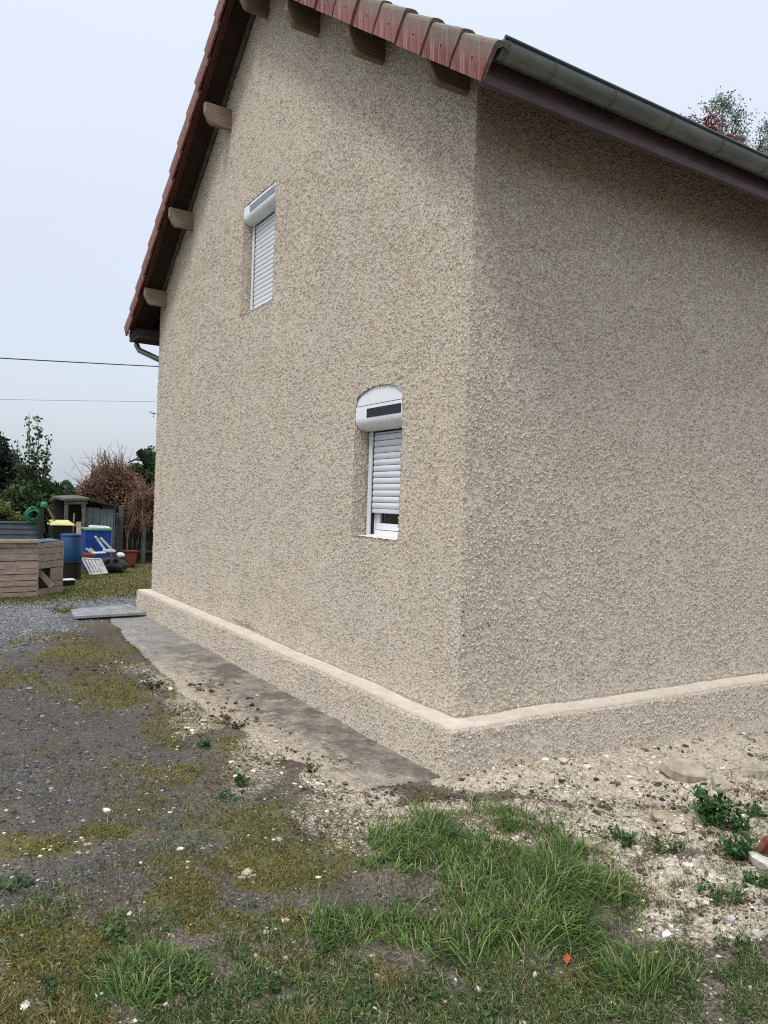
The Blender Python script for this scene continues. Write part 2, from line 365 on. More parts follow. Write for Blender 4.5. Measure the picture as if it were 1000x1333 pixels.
B_LIME = [(560, 1085, 120, 30, .6), (330, 1000, 60, 60, .45), (260, 930, 50, 40, .5), (470, 1090, 80, 30, .45), (780, 1090, 120, 60, .7), (900, 1200, 120, 40, .5), (420, 1060, 60, 40, .45), (640, 1010, 70, 26, .9), (750, 1005, 130, 45, 1), (900, 985, 130, 55, 1.1), (700, 1060, 120, 25, .6), (870, 1070, 110, 40, .7), (880, 1140, 90, 38, 1.1), (980, 1200, 80, 30, .8), (850, 1185, 60, 16, .7), (560, 1055, 70, 14, .75), (480, 1045, 60, 20, .55), (420, 1010, 40, 28, .6), (350, 965, 40, 35, .6), (300, 920, 45, 25, .6), (230, 885, 40, 14, .5), (420, 1190, 35, 10, .7), (90, 1170, 30, 8, .5), (320, 1138, 14, 5, .9), (200, 870, 60, 12, .4), (960, 1050, 80, 60, .6), (960, 1140, 70, 50, .7)]
B_DIRT = [(700, 1030, 60, 8, .7), (790, 1050, 50, 10, .8), (980, 1015, 60, 14, .8), (900, 1075, 60, 12, .8), (960, 1110, 40, 16, .8), (820, 1130, 50, 8, .7), (900, 1180, 60, 12, .8), (750, 1080, 60, 10, .6), (270, 925, 60, 14, .7), (360, 985, 50, 14, .6), (430, 1030, 50, 12, .7), (600, 1045, 40, 12, 1), (520, 1040, 60, 16, .7), (310, 940, 30, 14, .9), (270, 895, 60, 10, .6), (120, 830, 90, 12, .5), (90, 870, 60, 14, .5), (860, 1035, 90, 14, .8), (930, 1020, 60, 18, .9), (700, 1045, 80, 10, .6), (640, 1075, 70, 10, .5), (950, 1180, 70, 20, .6), (420, 1080, 60, 14, .5), (300, 1010, 40, 14, .5)]
B_TALL = [(550, 1110, 80, 50, 1), (660, 1150, 120, 75, 1.1), (745, 1195, 75, 55, 1), (650, 1215, 70, 45, .9), (590, 1078, 110, 20, .8), (195, 1280, 60, 38, 1), (830, 1285, 60, 25, .5), (440, 1212, 50, 22, .6), (560, 1210, 60, 30, .5)]
B_SHORT = [(700, 1085, 120, 30, .55), (830, 1180, 120, 50, .55), (960, 1080, 60, 60, .45), (500, 1240, 560, 60, .6), (280, 1100, 200, 100, .35), (120, 1220, 200, 60, .5), (300, 960, 60, 50, .35), (500, 1300, 620, 95, 1), (700, 1160, 180, 120, .9), (900, 1270, 160, 70, .9), (350, 1060, 60, 20, .3), (520, 1110, 80, 40, .6), (130, 1310, 200, 60, 1), (440, 1225, 80, 40, .9), (310, 1020, 30, 12, .4), (240, 960, 30, 16, .4), (840, 1095, 70, 18, .6), (940, 1165, 60, 16, .6), (970, 1040, 60, 30, .35), (360, 1100, 60, 20, .4), (700, 1060, 60, 14, .3)]
B_PALE = [(90, 785, 200, 24, 1.2), (0, 800, 120, 40, .8)]
B_HOLE = [(560, 1262, 40, 12, .8), (820, 1240, 40, 12, .6), (690, 1310, 40, 10, .6), (150, 1235, 30, 10, .6), (430, 1265, 40, 10, .7), (900, 1310, 40, 12, .5), (737, 1272, 26, 22, 1.2), (560, 1165, 26, 12, .7), (700, 1100, 20, 10, .6), (500, 1158, 34, 12, .6), (660, 1250, 60, 26, .9), (460, 1160, 40, 20, .7), (310, 1150, 80, 30, .8), (590, 1300, 60, 12, .5), (200, 1230, 40, 12, .5), (930, 1190, 70, 18, .6)]
def fields(x, y):
    U, V, dz = proj(x, y, 0 * x)
    inf = (dz > .4)
    f = {}
    far = ss(8.2, 9.6, y - .25 * x)       # beyond the gravel drive: lawn
    g_ = blobs(U, V, x, y, B_GRAVEL, 3) * inf
    off = (1 - inf * ((U > -60) & (U < 1060) & (V < 1400)))       # outside the frame: plain mix
    g_ = np.maximum(g_, off * ss(.1, -.6, x + .3 * y + 1.5 * (fbm(x, y, 44) - .5)) * (y > -1.5))
    pale = np.where(inf, blobs(U, V, x, y, B_PALE, 4, .3), 0) * (1 - far)
    g_ = np.maximum(g_, pale)
    lime = np.where(inf, blobs(U, V, x, y, B_LIME, 7), 0)
    lime = np.maximum(lime, off * ss(-1.0, .0, y) * ss(.3, .8, x) * .9)
    f['gravel'] = np.clip(g_, 0, 1) * (1 - far); f['pale'] = np.clip(pale, 0, 1)
    f['moss'] = np.clip(np.where(inf, blobs(U, V, x, y, B_MOSS, 9, .8), 0), 0, 1)
    f['moss'] = np.maximum(f['moss'], .75 * ss(.53, .68, fbm(x * 2.4 + 5, y * 2.4, 66)) * ss(-1.9, -1.1, x + .12 * y) * inf * (x < .1) * (1 - in_slab(x, y)))
    f['moss'] = np.maximum(f['moss'], far * .9)
    f['lime'] = np.clip(lime, 0, 1.1) * (1 - far)
    f['dirt'] = np.clip(np.where(inf, blobs(U, V, x, y, B_DIRT, 12), 0), 0, 1) * (1 - far)
    hole = np.where(inf, blobs(U, V, x, y, B_HOLE, 22), 0)
    f['tall'] = np.where(inf, blobs(U, V, x, y, B_TALL, 15, .62), 0) * (1 - hole)
    f['short'] = np.clip(np.where(inf, blobs(U, V, x, y, B_SHORT, 18), 0), 0, 1) * (1 - .8 * hole)
    f['short'] = np.maximum(f['short'], off * .8 * (y < -.6) * (1 - f['gravel']))
    f['off'] = off * 1.0; f['far'] = far
    return f
def gh(x, y, f=None):
    x = np.asarray(x, float); y = np.asarray(y, float)
    z = -.058 * np.clip(x - .3, 0, 3.4) * ss(.6, -.1, y) + .03 * (fbm(x * .8, y * .8, 2) - .5)
    z = z + .018 * (fbm(x * 4, y * 4, 6) - .5)
    z = z - .030 * in_slab(x, y)
    near = ss(-.45, -.02, y) * (y < .3) * (x > -.05)
    z = z + near * (.05 + .05 * (fbm(x * 3, y * 3, 61) - .4)) * ss(0, .6, x)
    if f is not None:
        l = np.clip(f['lime'], 0, 1)
        z = z + l * (.075 * (fbm(x * 7, y * 7, 8, 5) - .45)) + l * .022 * (fbm(x * 30, y * 30, 28, 3) - .5)
        z = z + f['tall'] * .03
        z = z + (1 - f['gravel']) * .012 * (fbm(x * 25, y * 25, 38, 3) - .5)
    return z
HEAD = math.atan2(.85092526, .52522534)
a_f = np.linspace(HEAD + .52, HEAD - .52, 560); a_c = np.linspace(HEAD - .52, HEAD + .52 - 2 * math.pi, 50)[1:-1]
ang = np.concatenate([a_f, a_c])
vv = np.arange(1420, 672, -1.75); rr = FPX * 1.6 / (vv - 655)
rr = np.concatenate([[.05, .5, 1.0, 1.5], rr[rr > 1.9], [110, 160, 260, 450, 900]])
AA, RR = np.meshgrid(ang, rr, indexing='ij')
gx = CAM[0] + RR * np.cos(AA); gy = CAM[1] + RR * np.sin(AA)
F = fields(gx, gy); gz = gh(gx, gy, F)
na, nr = gx.shape
idx = np.arange(na * nr).reshape(na, nr)
i2 = np.roll(idx, -1, 0)
q = np.stack([idx[:, :-1], idx[:, 1:], i2[:, 1:], i2[:, :-1]], -1).reshape(-1, 4)
cxx = gx.ravel()[q].mean(1); cyy = gy.ravel()[q].mean(1)
q = q[~((cxx > .45) & (cxx < XE - .3) & (cyy > .42) & (cyy < YE - .3))][:, ::-1]
me = npmesh('ground', np.stack([gx, gy, gz], -1).reshape(-1, 3), q, True, {k: F[k].ravel() for k in ('gravel', 'moss', 'lime', 'dirt', 'pale')})
link('ground', me, None, M['ground'], kind='structure')
def ground_z(x, y):
    x = np.atleast_1d(np.asarray(x, float)); y = np.atleast_1d(np.asarray(y, float)); return gh(x, y, fields(x, y))
# concrete strip along the plinth, worn at its outer edge
ny, nx = 420, 26
yy = np.concatenate([np.linspace(.06, 7.55, ny)]); tt = np.linspace(0, 1, nx)
Y, T = np.meshgrid(yy, tt, indexing='ij')
edge = slab_edge(yy) + .05 * (fbm(yy * 2.5, yy * 0, 71) - .5) * 2 + .03 * (fbm(yy * 14, yy * 0, 72) - .5) * 2
X = edge[:, None] * (1 - T) + .06 * T
Yw = Y + (.10 * (1 - T)) * np.exp(-(Y - .06) / .15) * (.5 - fbm(X * 9, 0 * X, 73)) * 2 * .5
Z = .008 + .012 * (fbm(X * 4, Y * 4, 74) - .5) - .004 * fbm(X * 30, Y * 30, 75)
Z = Z - .05 * ss(.06, .0, T + 0 * Y)
P = np.stack([X, Yw, Z], -1)
first = P[:1].copy(); first[..., 2] = -.06; P = np.concatenate([first, P])
n1, n2 = P.shape[:2]; idx = np.arange(n1 * n2).reshape(n1, n2)
q = np.stack([idx[:-1, :-1], idx[:-1, 1:], idx[1:, 1:], idx[1:, :-1]], -1).reshape(-1, 4)
oa = np.concatenate([(1 - T)[:1], 1 - T]).ravel()
link('path', npmesh('path', P.reshape(-1, 3), q, True, {'outer': oa}), None, M['path'], kind='structure')

# ------------------------------------------------------------------ house
house = empty('house', (0, 0, 0), label='beige stucco gabled house with red tiled verge and two small white shuttered windows', cat='house')
RS, RZ0, RY0 = .715, 3.872, -.336         # roof pitch, height and y of the verge's lower edge at the eave
YM = (WY + YE) / 2
def verge_z(y): return RZ0 + RS * (YM - abs(y - YM) - RY0)      # lower edge line of the verge tiles
def roof_under(y): return verge_z(y) + .085
# path of the wall: far return, gable (y from YE to WY), corner arc, long wall
r = .018
ys = []
y = YE
Pg = [np.array([WX, YE])]
# graded so each column covers about the same picture width
us = np.arange(proj(np.array(WX), np.array(YE), np.array(1.6))[0], proj(np.array(WX), np.array(WY + r), np.array(1.6))[0], 1.55)
gab = [(WX, float(np.clip(onx(u, 650, WX)[1], WY + r, YE))) for u in us]
gab[0] = (WX, YE); gab.append((WX, WY + r))
arc = [(WX + r - r * math.cos(a), WY + r - r * math.sin(a)) for a in (math.pi / 8, math.pi / 4, 3 * math.pi / 8)]
us = np.arange(proj(np.array(WX + r), np.array(WY), np.array(1.6))[0], 1030, 1.55)
sid = [(float(ony(u, 680, WY)[0]), WY) for u in us]; sid[0] = (WX + r, WY)
xx = sid[-1][0]
while xx < XE: xx += .12; sid.append((min(xx, XE), WY))
ret = [(x_, YE) for x_ in np.arange(1.2, WX + .05, -.05)]
path = ret + gab + arc + sid
ng = len(ret)
path = np.array(path); NS = len(path)
nrm = np.zeros((NS, 2)); nrm[:ng] = (0, 1); nrm[ng:ng + len(gab)] = (-1, 0); nrm[ng + len(gab):ng + len(gab) + 3] = (-.98, -.98); nrm[ng + len(gab) + 3:] = (0, -1)
nrm[ng] = (-1, 1)
nrm[ng - 1] = (-.6, 1)
# vertical profile (offset, z, ledge)
PO = .16
prof = [(PO, z, 0) for z in np.arange(-.35, .02, .03)] + [(PO, z, 0) for z in np.arange(.02, .280, .0085)]
prof += [(PO - .001, .284, 0), (PO - .003, .291, 0), (PO - .010, .297, .15), (PO - .022, .300, .7), (PO - .04, .302, 1), (PO - .06, .304, 1), (PO - .08, .306, 1), (.058, .308, 1), (.040, .310, 1), (.022, .312, 1), (.010, .316, .9), (.003, .322, .4), (0, .330, 0)]
prof += [(0, z, 0) for z in np.arange(.338, 4.6, .0085)] + [(0, z, 0) for z in np.arange(4.6, 6.75, .0115)]
prof = np.array(prof); NV = len(prof)
wob = .012 * (fbm(np.arange(NS) * .02, np.zeros(NS), 91) - .5)
X = np.zeros((NS, NV)); Yy = np.zeros((NS, NV)); Z = np.zeros((NS, NV)); LG = np.zeros((NS, NV))
for j in range(NV):
    o, z, lg = prof[j]
    px, py = path[:, 0].copy(), path[:, 1].copy()
    # stretch along the wall so the columns reach the mitred plinth corner
    onG = (nrm[:, 0] == -1) & (nrm[:, 1] == 0); onS = (nrm[:, 1] == -1) & (nrm[:, 0] == 0)
    py[onG] -= (o) * np.clip(1 - (path[onG, 1] - WY - r) / 1.0, 0, 1)
    px[onS] -= (o) * np.clip(1 - (path[onS, 0] - WX - r) / 1.0, 0, 1)
    py[onG] += (o) * np.clip((path[onG, 1] - (YE - .8)) / .8, 0, 1)
    nn = nrm.copy()
    c0 = ng + len(gab)
    X[:, j] = px + nn[:, 0] * o; Yy[:, j] = py + nn[:, 1] * o
    X[c0:c0 + 3, j] = path[c0:c0 + 3, 0] - o; Yy[c0:c0 + 3, j] = path[c0:c0 + 3, 1] - o
    X[ng, j] = WX - o; Yy[ng, j] = YE + o
    Z[:, j] = z + (wob * 2.0 if .25 < z < .36 else 0) + (.008 * (vn(px * 9, py * 9, 95) - .5) if o > 0 and z > .26 else 0)
    LG[:, j] = lg
# gentle waviness of the hand-finished walls
wv = .010 * (fbm(Yy * 1.3 + X * 1.1, Z * 1.3, 97) - .5)
X += np.where((nrm[:, 0] == -1)[:, None], wv, 0); Yy += np.where((nrm[:, 1] == -1)[:, None] & (nrm[:, 0] == 0)[:, None], wv, 0)
# ledge rubbed bare in an uneven band on the side wall; light streaky band
LG = np.clip(LG, 0, 1)
# windows: openings in the gable wall
LOW = dict(y0=.87, y1=1.525, z0=1.372, zs=2.345, zt=2.47)       # arched head
UPP = dict(y0=3.225, y1=4.055, z0=3.535, zs=4.655, zt=4.655)
def head(w_, y):
    if w_['zt'] <= w_['zs']: return np.full_like(y, w_['zs'])
    t = np.clip((y - (w_['y0'] + w_['y1']) / 2) / ((w_['y1'] - w_['y0']) / 2), -1, 1)
    return w_['zs'] + (w_['zt'] - w_['zs']) * np.sqrt(np.clip(1 - t * t, 0, 1)) ** .85
keepq = np.ones((NS - 1, NV - 1), bool)
onGa = np.zeros(NS, bool); onGa[ng:ng + len(gab)] = True
jz = prof[:, 1]
for w_ in (LOW, UPP):
    cols = np.where(onGa)[0]
    ia = cols[np.argmin(abs(path[cols, 1] - w_['y1']))]; ib = cols[np.argmin(abs(path[cols, 1] - w_['y0']))]
    jb = int(np.argmin(abs(jz - w_['z0'])))
    w_['ia'], w_['ib'], w_['jb'] = ia, ib, jb
    Yy[ia, :] = np.where((jz > w_['z0'] - .3) & (jz < w_['zt'] + .3), w_['y1'], Yy[ia, :]); Yy[ib, :] = np.where((jz > w_['z0'] - .3) & (jz < w_['zt'] + .3), w_['y0'], Yy[ib, :])
    hz = head(w_, Yy[:, jb]); w_['jt'] = {}
    Z[ia:ib + 1, jb] = w_['z0']
    for i in range(ia, ib + 1):
        jt = int(np.argmin(abs(jz - hz[i]))); w_['jt'][i] = jt
        Z[i, jt] = hz[i]
        if i > ia:
            lo = min(jt, w_['jt'][i - 1])
            keepq[i - 1, jb:max(jt, w_['jt'][i - 1])] = False
            for jj in range(lo, max(jt, w_['jt'][i - 1]) + 1):   # pull step corners onto the arch
                k = i if jt < w_['jt'][i - 1] else i - 1
                Z[k, jj] = min(Z[k, jj], hz[k]) if jj <= w_['jt'][k] else max(hz[k], Z[k, w_['jt'][k]]) + .0005 * (jj - w_['jt'][k])
idx = np.arange(NS * NV).reshape(NS, NV)
zc = .25 * (Z[:-1, :-1] + Z[1:, :-1] + Z[1:, 1:] + Z[:-1, 1:]); yc = .5 * (Yy[:-1, :-1] + Yy[1:, :-1])
lim = np.where((onGa[:-1] & onGa[1:])[:, None], roof_under(np.clip(yc, -.5, 8)) + .03, 4.27)
keepq &= zc < lim
q = np.stack([idx[:-1, :-1], idx[:-1, 1:], idx[1:, 1:], idx[1:, :-1]], -1)[keepq]
V = np.stack([X, Yy, Z], -1).reshape(-1, 3); LGf = LG.ravel()
# reveals: extrude the opening boundary inwards
ed = np.concatenate([q[:, [0, 1]], q[:, [1, 2]], q[:, [2, 3]], q[:, [3, 0]]])
key = ed[:, 0].astype(np.int64) * (NS * NV) + ed[:, 1]; rkey = ed[:, 1].astype(np.int64) * (NS * NV) + ed[:, 0]
bd = ed[~np.isin(key, rkey)]
extraV = []; extraF = []; nb = len(V)
for w_, depth in ((LOW, .175), (UPP, .155)):
    m = (V[bd[:, 0], 0] < WX + .05) & (V[bd[:, 0], 1] > w_['y0'] - .02) & (V[bd[:, 0], 1] < w_['y1'] + .02) & (V[bd[:, 0], 2] > w_['z0'] - .02) & (V[bd[:, 0], 2] < w_['zt'] + .03)
    m &= (V[bd[:, 1], 1] > w_['y0'] - .02) & (V[bd[:, 1], 1] < w_['y1'] + .02) & (V[bd[:, 1], 2] < w_['zt'] + .03)
    b = bd[m]; loop = np.unique(b); mp = {int(v): i for i, v in enumerate(loop)}
    ds = np.concatenate([[.004], np.arange(.012, depth, .009)]); nl = len(loop)
    cy, cz = (w_['y0'] + w_['y1']) / 2, (w_['z0'] + w_['zs']) / 2
    prev = loop.copy()
    for k, d in enumerate(ds):
        base = V[loop].copy(); base[:, 0] = WX + d
        inn = .006 * (1 - math.exp(-d / .006))
        base[:, 1] -= np.sign(base[:, 1] - cy) * inn * (abs(base[:, 1] - cy) > (w_['y1'] - w_['y0']) * .48)
        extraV.append(base); cur = np.arange(nb, nb + nl); nb += nl
        ai = np.array([mp[int(a)] for a in b[:, 0]]); bi = np.array([mp[int(a)] for a in b[:, 1]])
        extraF.append(np.stack([prev[bi], prev[ai], cur[ai], cur[bi]], -1)); prev = cur
V = np.concatenate([V] + extraV); LGf = np.concatenate([LGf, np.zeros(len(V) - len(LGf))])
q = np.concatenate([q] + extraF)
used = np.unique(q); remap = np.zeros(len(V), np.int64); remap[used] = np.arange(len(used))
me = npmesh('stucco_wall', V[used], remap[q], True, {'ledge': LGf[used]})
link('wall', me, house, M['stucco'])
MB().box((XE - .3, WY + .3, -.3), (XE, YE - .3, 4.2)).poly([(1.2, YE, -.3), (XE, YE, -.3), (XE, YE, 4.2), (1.2, YE, 4.2)], [(0, 1, 2, 3)]).poly([(XE, WY, -.3), (XE, YE, -.3), (XE, YE, 4.2), (XE, YM, 6.8), (XE, WY, 4.2)], [(0, 1, 2, 3, 4)]).build('back_wall', M['concrete'], house)

# --- roof
XV = -.17
def slope_pts(side, t0, off):    # point at distance along slope; side -1 near slope, +1 far slope; off: height above verge lower line
    y = (RY0 + t0) if side < 0 else (2 * YM - RY0 - t0)
    return y, verge_z(y) + off
# sarking / covering: one thick slab per slope, its upper face ribbed like interlocking tiles
for side in (-1, 1):
    ye = RY0 + .05 if side < 0 else 2 * YM - RY0 - .05
    a = [(XV + .06, ye, verge_z(ye) + .10), (XV + .06, YM, verge_z(YM) + .10), (XV + .06, YM, verge_z(YM) + .16), (XV + .06, ye, verge_z(ye) + .16)]
    rf = MB().prism(a, (XE + .3 - XV, 0, 0)).build('roof', M['soffit'], house)
    # tile courses, joined
    P = []; Q = []; n = 0
    xs = np.arange(XV + .07, XE + .3, .055); cols = len(xs)
    zz = .012 * (np.arange(cols) % 4 == 0)
    for k in range(14):
        t0 = k * .30 - .02; t1 = min(t0 + .31, YM - RY0)
        if t0 >= t1: break
        for t, h in ((t0, .165), (t0, .19), (t1, .172)):
            y, z = slope_pts(side, t, h); P.append(np.stack([xs, np.full(cols, y), z + zz], -1))
        for a_ in (0, 1):
            i0 = n + a_ * cols + np.arange(cols - 1); Q.append(np.stack([i0, i0 + 1, i0 + 1 + cols, i0 + cols], -1))
        n += 3 * cols
    V2 = np.concatenate(P); me = npmesh('tile_courses', V2, np.concatenate(Q), False, {'top': np.full(len(V2), .8)})
    link('tile_courses', me, rf, M['tile'], kind='stuff')
# verge tiles: L-shaped, overlapping, each its own part
def verge_tile_mesh(side, seed):
    rr_ = random.Random(seed)
    # local axes: s along slope (up), n normal to slope, x along the ridge
    L = .385; dep = .185; W = .105; th = .020
    c, s_ = math.cos(math.atan(RS)), math.sin(math.atan(RS))
    def P3(x, s, n):
        yy_ = (s * c + (-n * s_)) * (1 if side < 0 else -1); return (x, yy_, s * s_ + n * c)
    bm = MB(); pr = []
    nS = 7
    # outer section (x, n) from the flap's inside bottom round the top to the far side
    sec = [(th, 0), (0, 0), (-.003, .05), (-.003, dep - .022), (.001, dep - .006), (.012, dep + .004), (.045, dep + .010), (.07, dep + .010), (.085, dep + .004), (W, dep - .004), (W, dep - .004 - th), (W - .02, dep - .02), (.06, dep - .012), (th + .004, dep - .035)]
    vs = []; m = len(sec)
    for i in range(nS):
        s = i / (nS - 1) * L
        lift = .020 * (1 - i / (nS - 1)); out_ = -.013 * (1 - i / (nS - 1)) * 1
        nose = .010 if i == 0 else 0
        for (x, n) in sec:
            nn_ = n * (1.0 if n > .01 else 1) + (lift if n > .04 else lift * .2) - .003 * rr_.random() * (n > .1)
            vs.append(P3(x + out_ + .002 * (rr_.random() - .5), s + (0 if n > .1 else .010), nn_))
    fs = []
    for i in range(nS - 1):
        for k in range(m):
            k2 = (k + 1) % m; fs.append((i * m + k, i * m + k2, (i + 1) * m + k2, (i + 1) * m + k))
    # end caps as quads between outer and inner halves
    for base in (0, (nS - 1) * m):
        fs.append(tuple(base + k for k in range(m)))
    bm.poly(vs, fs)
    # nail hole plug: small dark recess head
    return bm, P3
nt_ = 0
tcount = 14
for side in (-1, 1):
    vars_ = []
    for sd in range(4):
        bm, P3 = verge_tile_mesh(side, sd)
        me = bm.mesh('verge_tile', 0)
        co = np.array([v.co for v in me.vertices])
        at = me.attributes.new('top', 'FLOAT', 'POINT')
        # height above the slope line decides where lichen sits: the tile's own upper rim
        c, s_ = math.cos(math.atan(RS)), math.sin(math.atan(RS))
        nn_ = -co[:, 1] * (1 if side < 0 else -1) * s_ + co[:, 2] * c
        at.data.foreach_set('value', ss(.12, .18, nn_).astype(np.float32))
        me.materials.append(M['tile']); vars_.append(me)
    pin = MB().tube([(-.008, 0, 0), (.012, 0, 0)], .0065, 6).mesh('nail_hole'); pin.materials.append(M['rubber_shade'])
    for k in range(tcount):
        t0 = k * .30 + .0
        y, z = slope_pts(side, t0, 0)
        if (side < 0 and y > YM - .1) or (side > 0 and y < YM + .1): break
        o = link('verge_tile', vars_[(k * 7 + (side > 0)) % 4], house)
        o.location = (XV + rnd.uniform(-.004, .004), y, z + rnd.uniform(-.003, .003)); o.rotation_euler = (rnd.uniform(-.012, .012), rnd.uniform(-.01, .01), rnd.uniform(-.012, .012))
        h_ = link('nail_hole', pin, o); h_.location = (-.006, (.17 * .81 - .09 * .58) * (1 if side < 0 else -1), .17 * .58 + .09 * .81)
# ridge cap
MB().tube([(XV - .02, YM, verge_z(YM) + .14), (XE + .3, YM, verge_z(YM) + .14)], .11, 14).build('ridge_cap', M['tile'], house, smooth=True)
# barge boards, soffit boards, slanting rafter board beside wall
for side in (-1, 1):
    a = slope_pts(side, -.0 + .06, 0); b = (YM, verge_z(YM))
    pr_ = [(XV + .026, a[0], a[1] + .012), (XV + .026, b[0], b[1] + .012), (XV + .026, b[0], b[1] + .13), (XV + .026, a[0], a[1] + .13)]
    MB().prism(pr_, (.028, 0, 0)).build('barge_board', M['barge'], house)
    pr_ = [(XV + .056, a[0], a[1] + .045), (XV + .056, b[0], b[1] + .045), (XV + .056, b[0], b[1] + .098), (XV + .056, a[0], a[1] + .098)]
    MB().prism(pr_, (.040, 0, 0)).build('batten', M['barge'], house)
    k = 0; t = 0.08
    while t < YM - RY0 - .02:
        t1 = min(t + .118, YM - RY0 - .005)
        ya, za = slope_pts(side, t, .078); yb, zb = slope_pts(side, t1, .078)
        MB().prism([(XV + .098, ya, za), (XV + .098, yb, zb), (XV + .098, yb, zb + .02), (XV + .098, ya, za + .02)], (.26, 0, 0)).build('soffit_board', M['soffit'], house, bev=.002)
        t += .122
    # stucco-splashed trim board along the wall head
    a = slope_pts(side, .5, .02)
    MB().prism([(WX - .035, a[0], a[1] + .01), (WX - .035, b[0], b[1] + .01), (WX - .035, b[0], b[1] + .076), (WX - .035, a[0], a[1] + .076)], (.03, 0, 0)).build('wall_trim', M['greypost'], house)
# purlins
def purlin(y0, zb, w_=.06, xt=-.135, h_=.22):
    m = MB(); y1 = y0 + w_
    top = min(min(roof_under(y0), roof_under(y1)) - .012, zb + h_)
    hh = top - zb
    pr_ = [(xt, y0, top), (xt, y0, zb + hh * .50), (xt + .05, y0, zb + hh * .10), (xt + .075, y0, zb), (WX + .05, y0, zb + .006), (WX + .05, y0, top)]
    return m.prism(pr_, (0, w_, 0)).build('purlin', M['purlin'], house, bev=.006)
for yc_, zb in ((.23, 4.17), (1.27, 4.85), (2.39, 5.62), (3.55, 6.38), (4.52, 5.66), (5.77, 4.92), (6.86, 4.19)):
    purlin(yc_, zb, .06 if yc_ < 6.5 else .05)
# eave on the long side: fascia, soffit under the rafters
yF = -.29
MB().box((XV + .02, yF, 3.955), (XE + .3, yF + .022, 4.10)).build('fascia_board', M['fascia'], house, bev=.003)
MB().box((XV + .02, yF - .014, 3.895), (XE + .3, yF + .024, 3.952)).build('fascia_trim', M['fascia'], house, bev=.004)
for k in range(4):
    y0 = yF + .026 + k * .104; y1 = y0 + .101
    za, zb = verge_z(y0) + .03, verge_z(y1) + .03
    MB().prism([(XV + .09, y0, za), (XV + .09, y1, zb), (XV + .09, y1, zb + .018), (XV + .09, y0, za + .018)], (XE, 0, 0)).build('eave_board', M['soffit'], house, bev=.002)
# gutter
def gutter(yc_, zc_, x0, x1, sgn, joints):
    R_ = .072; n = 14; th = .003
    pts = []
    for k in range(n + 1):
        a = math.pi * k / n; pts.append((yc_ - sgn * R_ * math.cos(a), zc_ - R_ * 1.08 * math.sin(a)))
    pts2 = [(yc_ - sgn * (R_ - th) * math.cos(math.pi * k / n), zc_ - (R_ * 1.08 - th) * math.sin(math.pi * k / n)) for k in range(n, -1, -1)]
    ring = pts + pts2
    g_ = MB().prism([(x0, y_, z_) for y_, z_ in ring], (x1 - x0, 0, 0)).build('gutter', M['zinc'], house, smooth=True)
    MB().tube([(x0 - .004, yc_ - sgn * (R_ + .002), zc_ + .004), (x1, yc_ - sgn * (R_ + .002), zc_ + .004)], .0105, 10).build('gutter_lip', M['zincdark'], g_, smooth=True)
    cap = MB().prism([(x0 - .006, y_, z_) for y_, z_ in pts], (.008, 0, 0)); cap.build('end_cap', M['zinc'], g_, smooth=False)
    for xj in joints:
        for dx, rr_ in ((0, .0042), (.018, .0042)):
            j = MB().tube([(xj + dx, yc_ - sgn * (R_ + .001) * math.cos(a), zc_ - (R_ * 1.08 + .001) * math.sin(a)) for a in np.linspace(0, math.pi, 15)], rr_, 6)
            j.build('gutter_seam', M['zinc'], g_, smooth=True)
    return g_
gutter(-.373, 4.075, -.115, XE + .3, 1, [-.095, .242, .72, 1.228, 1.735, 2.24, 2.75])
g2 = gutter(2 * YM + .373, 3.96, -.115, XE + .3, -1, [.4, .9])
MB().tube([(-.02, 2 * YM + .36, 3.90), (-.02, 2 * YM + .35, 3.78), (.0, 2 * YM + .28, 3.70), (.16, 2 * YM + .03, 3.58), (.30, 2 * YM - .04, 3.50), (.33, 2 * YM - .07, 3.3), (.33, 2 * YM - .07, .1)], .04, 12).build('downpipe', M['zinc'], house, smooth=True)
MB().box((XV + .03, 2 * YM - yF - .02, 3.80), (XE + .3, 2 * YM - yF, 4.045)).build('fascia_board', M['fascia'], house)
MB().box((XV + .05, YE + .01, 3.80), (XE, 2 * YM - yF - .022, 3.82)).build('eave_board', M['soffit'], house)

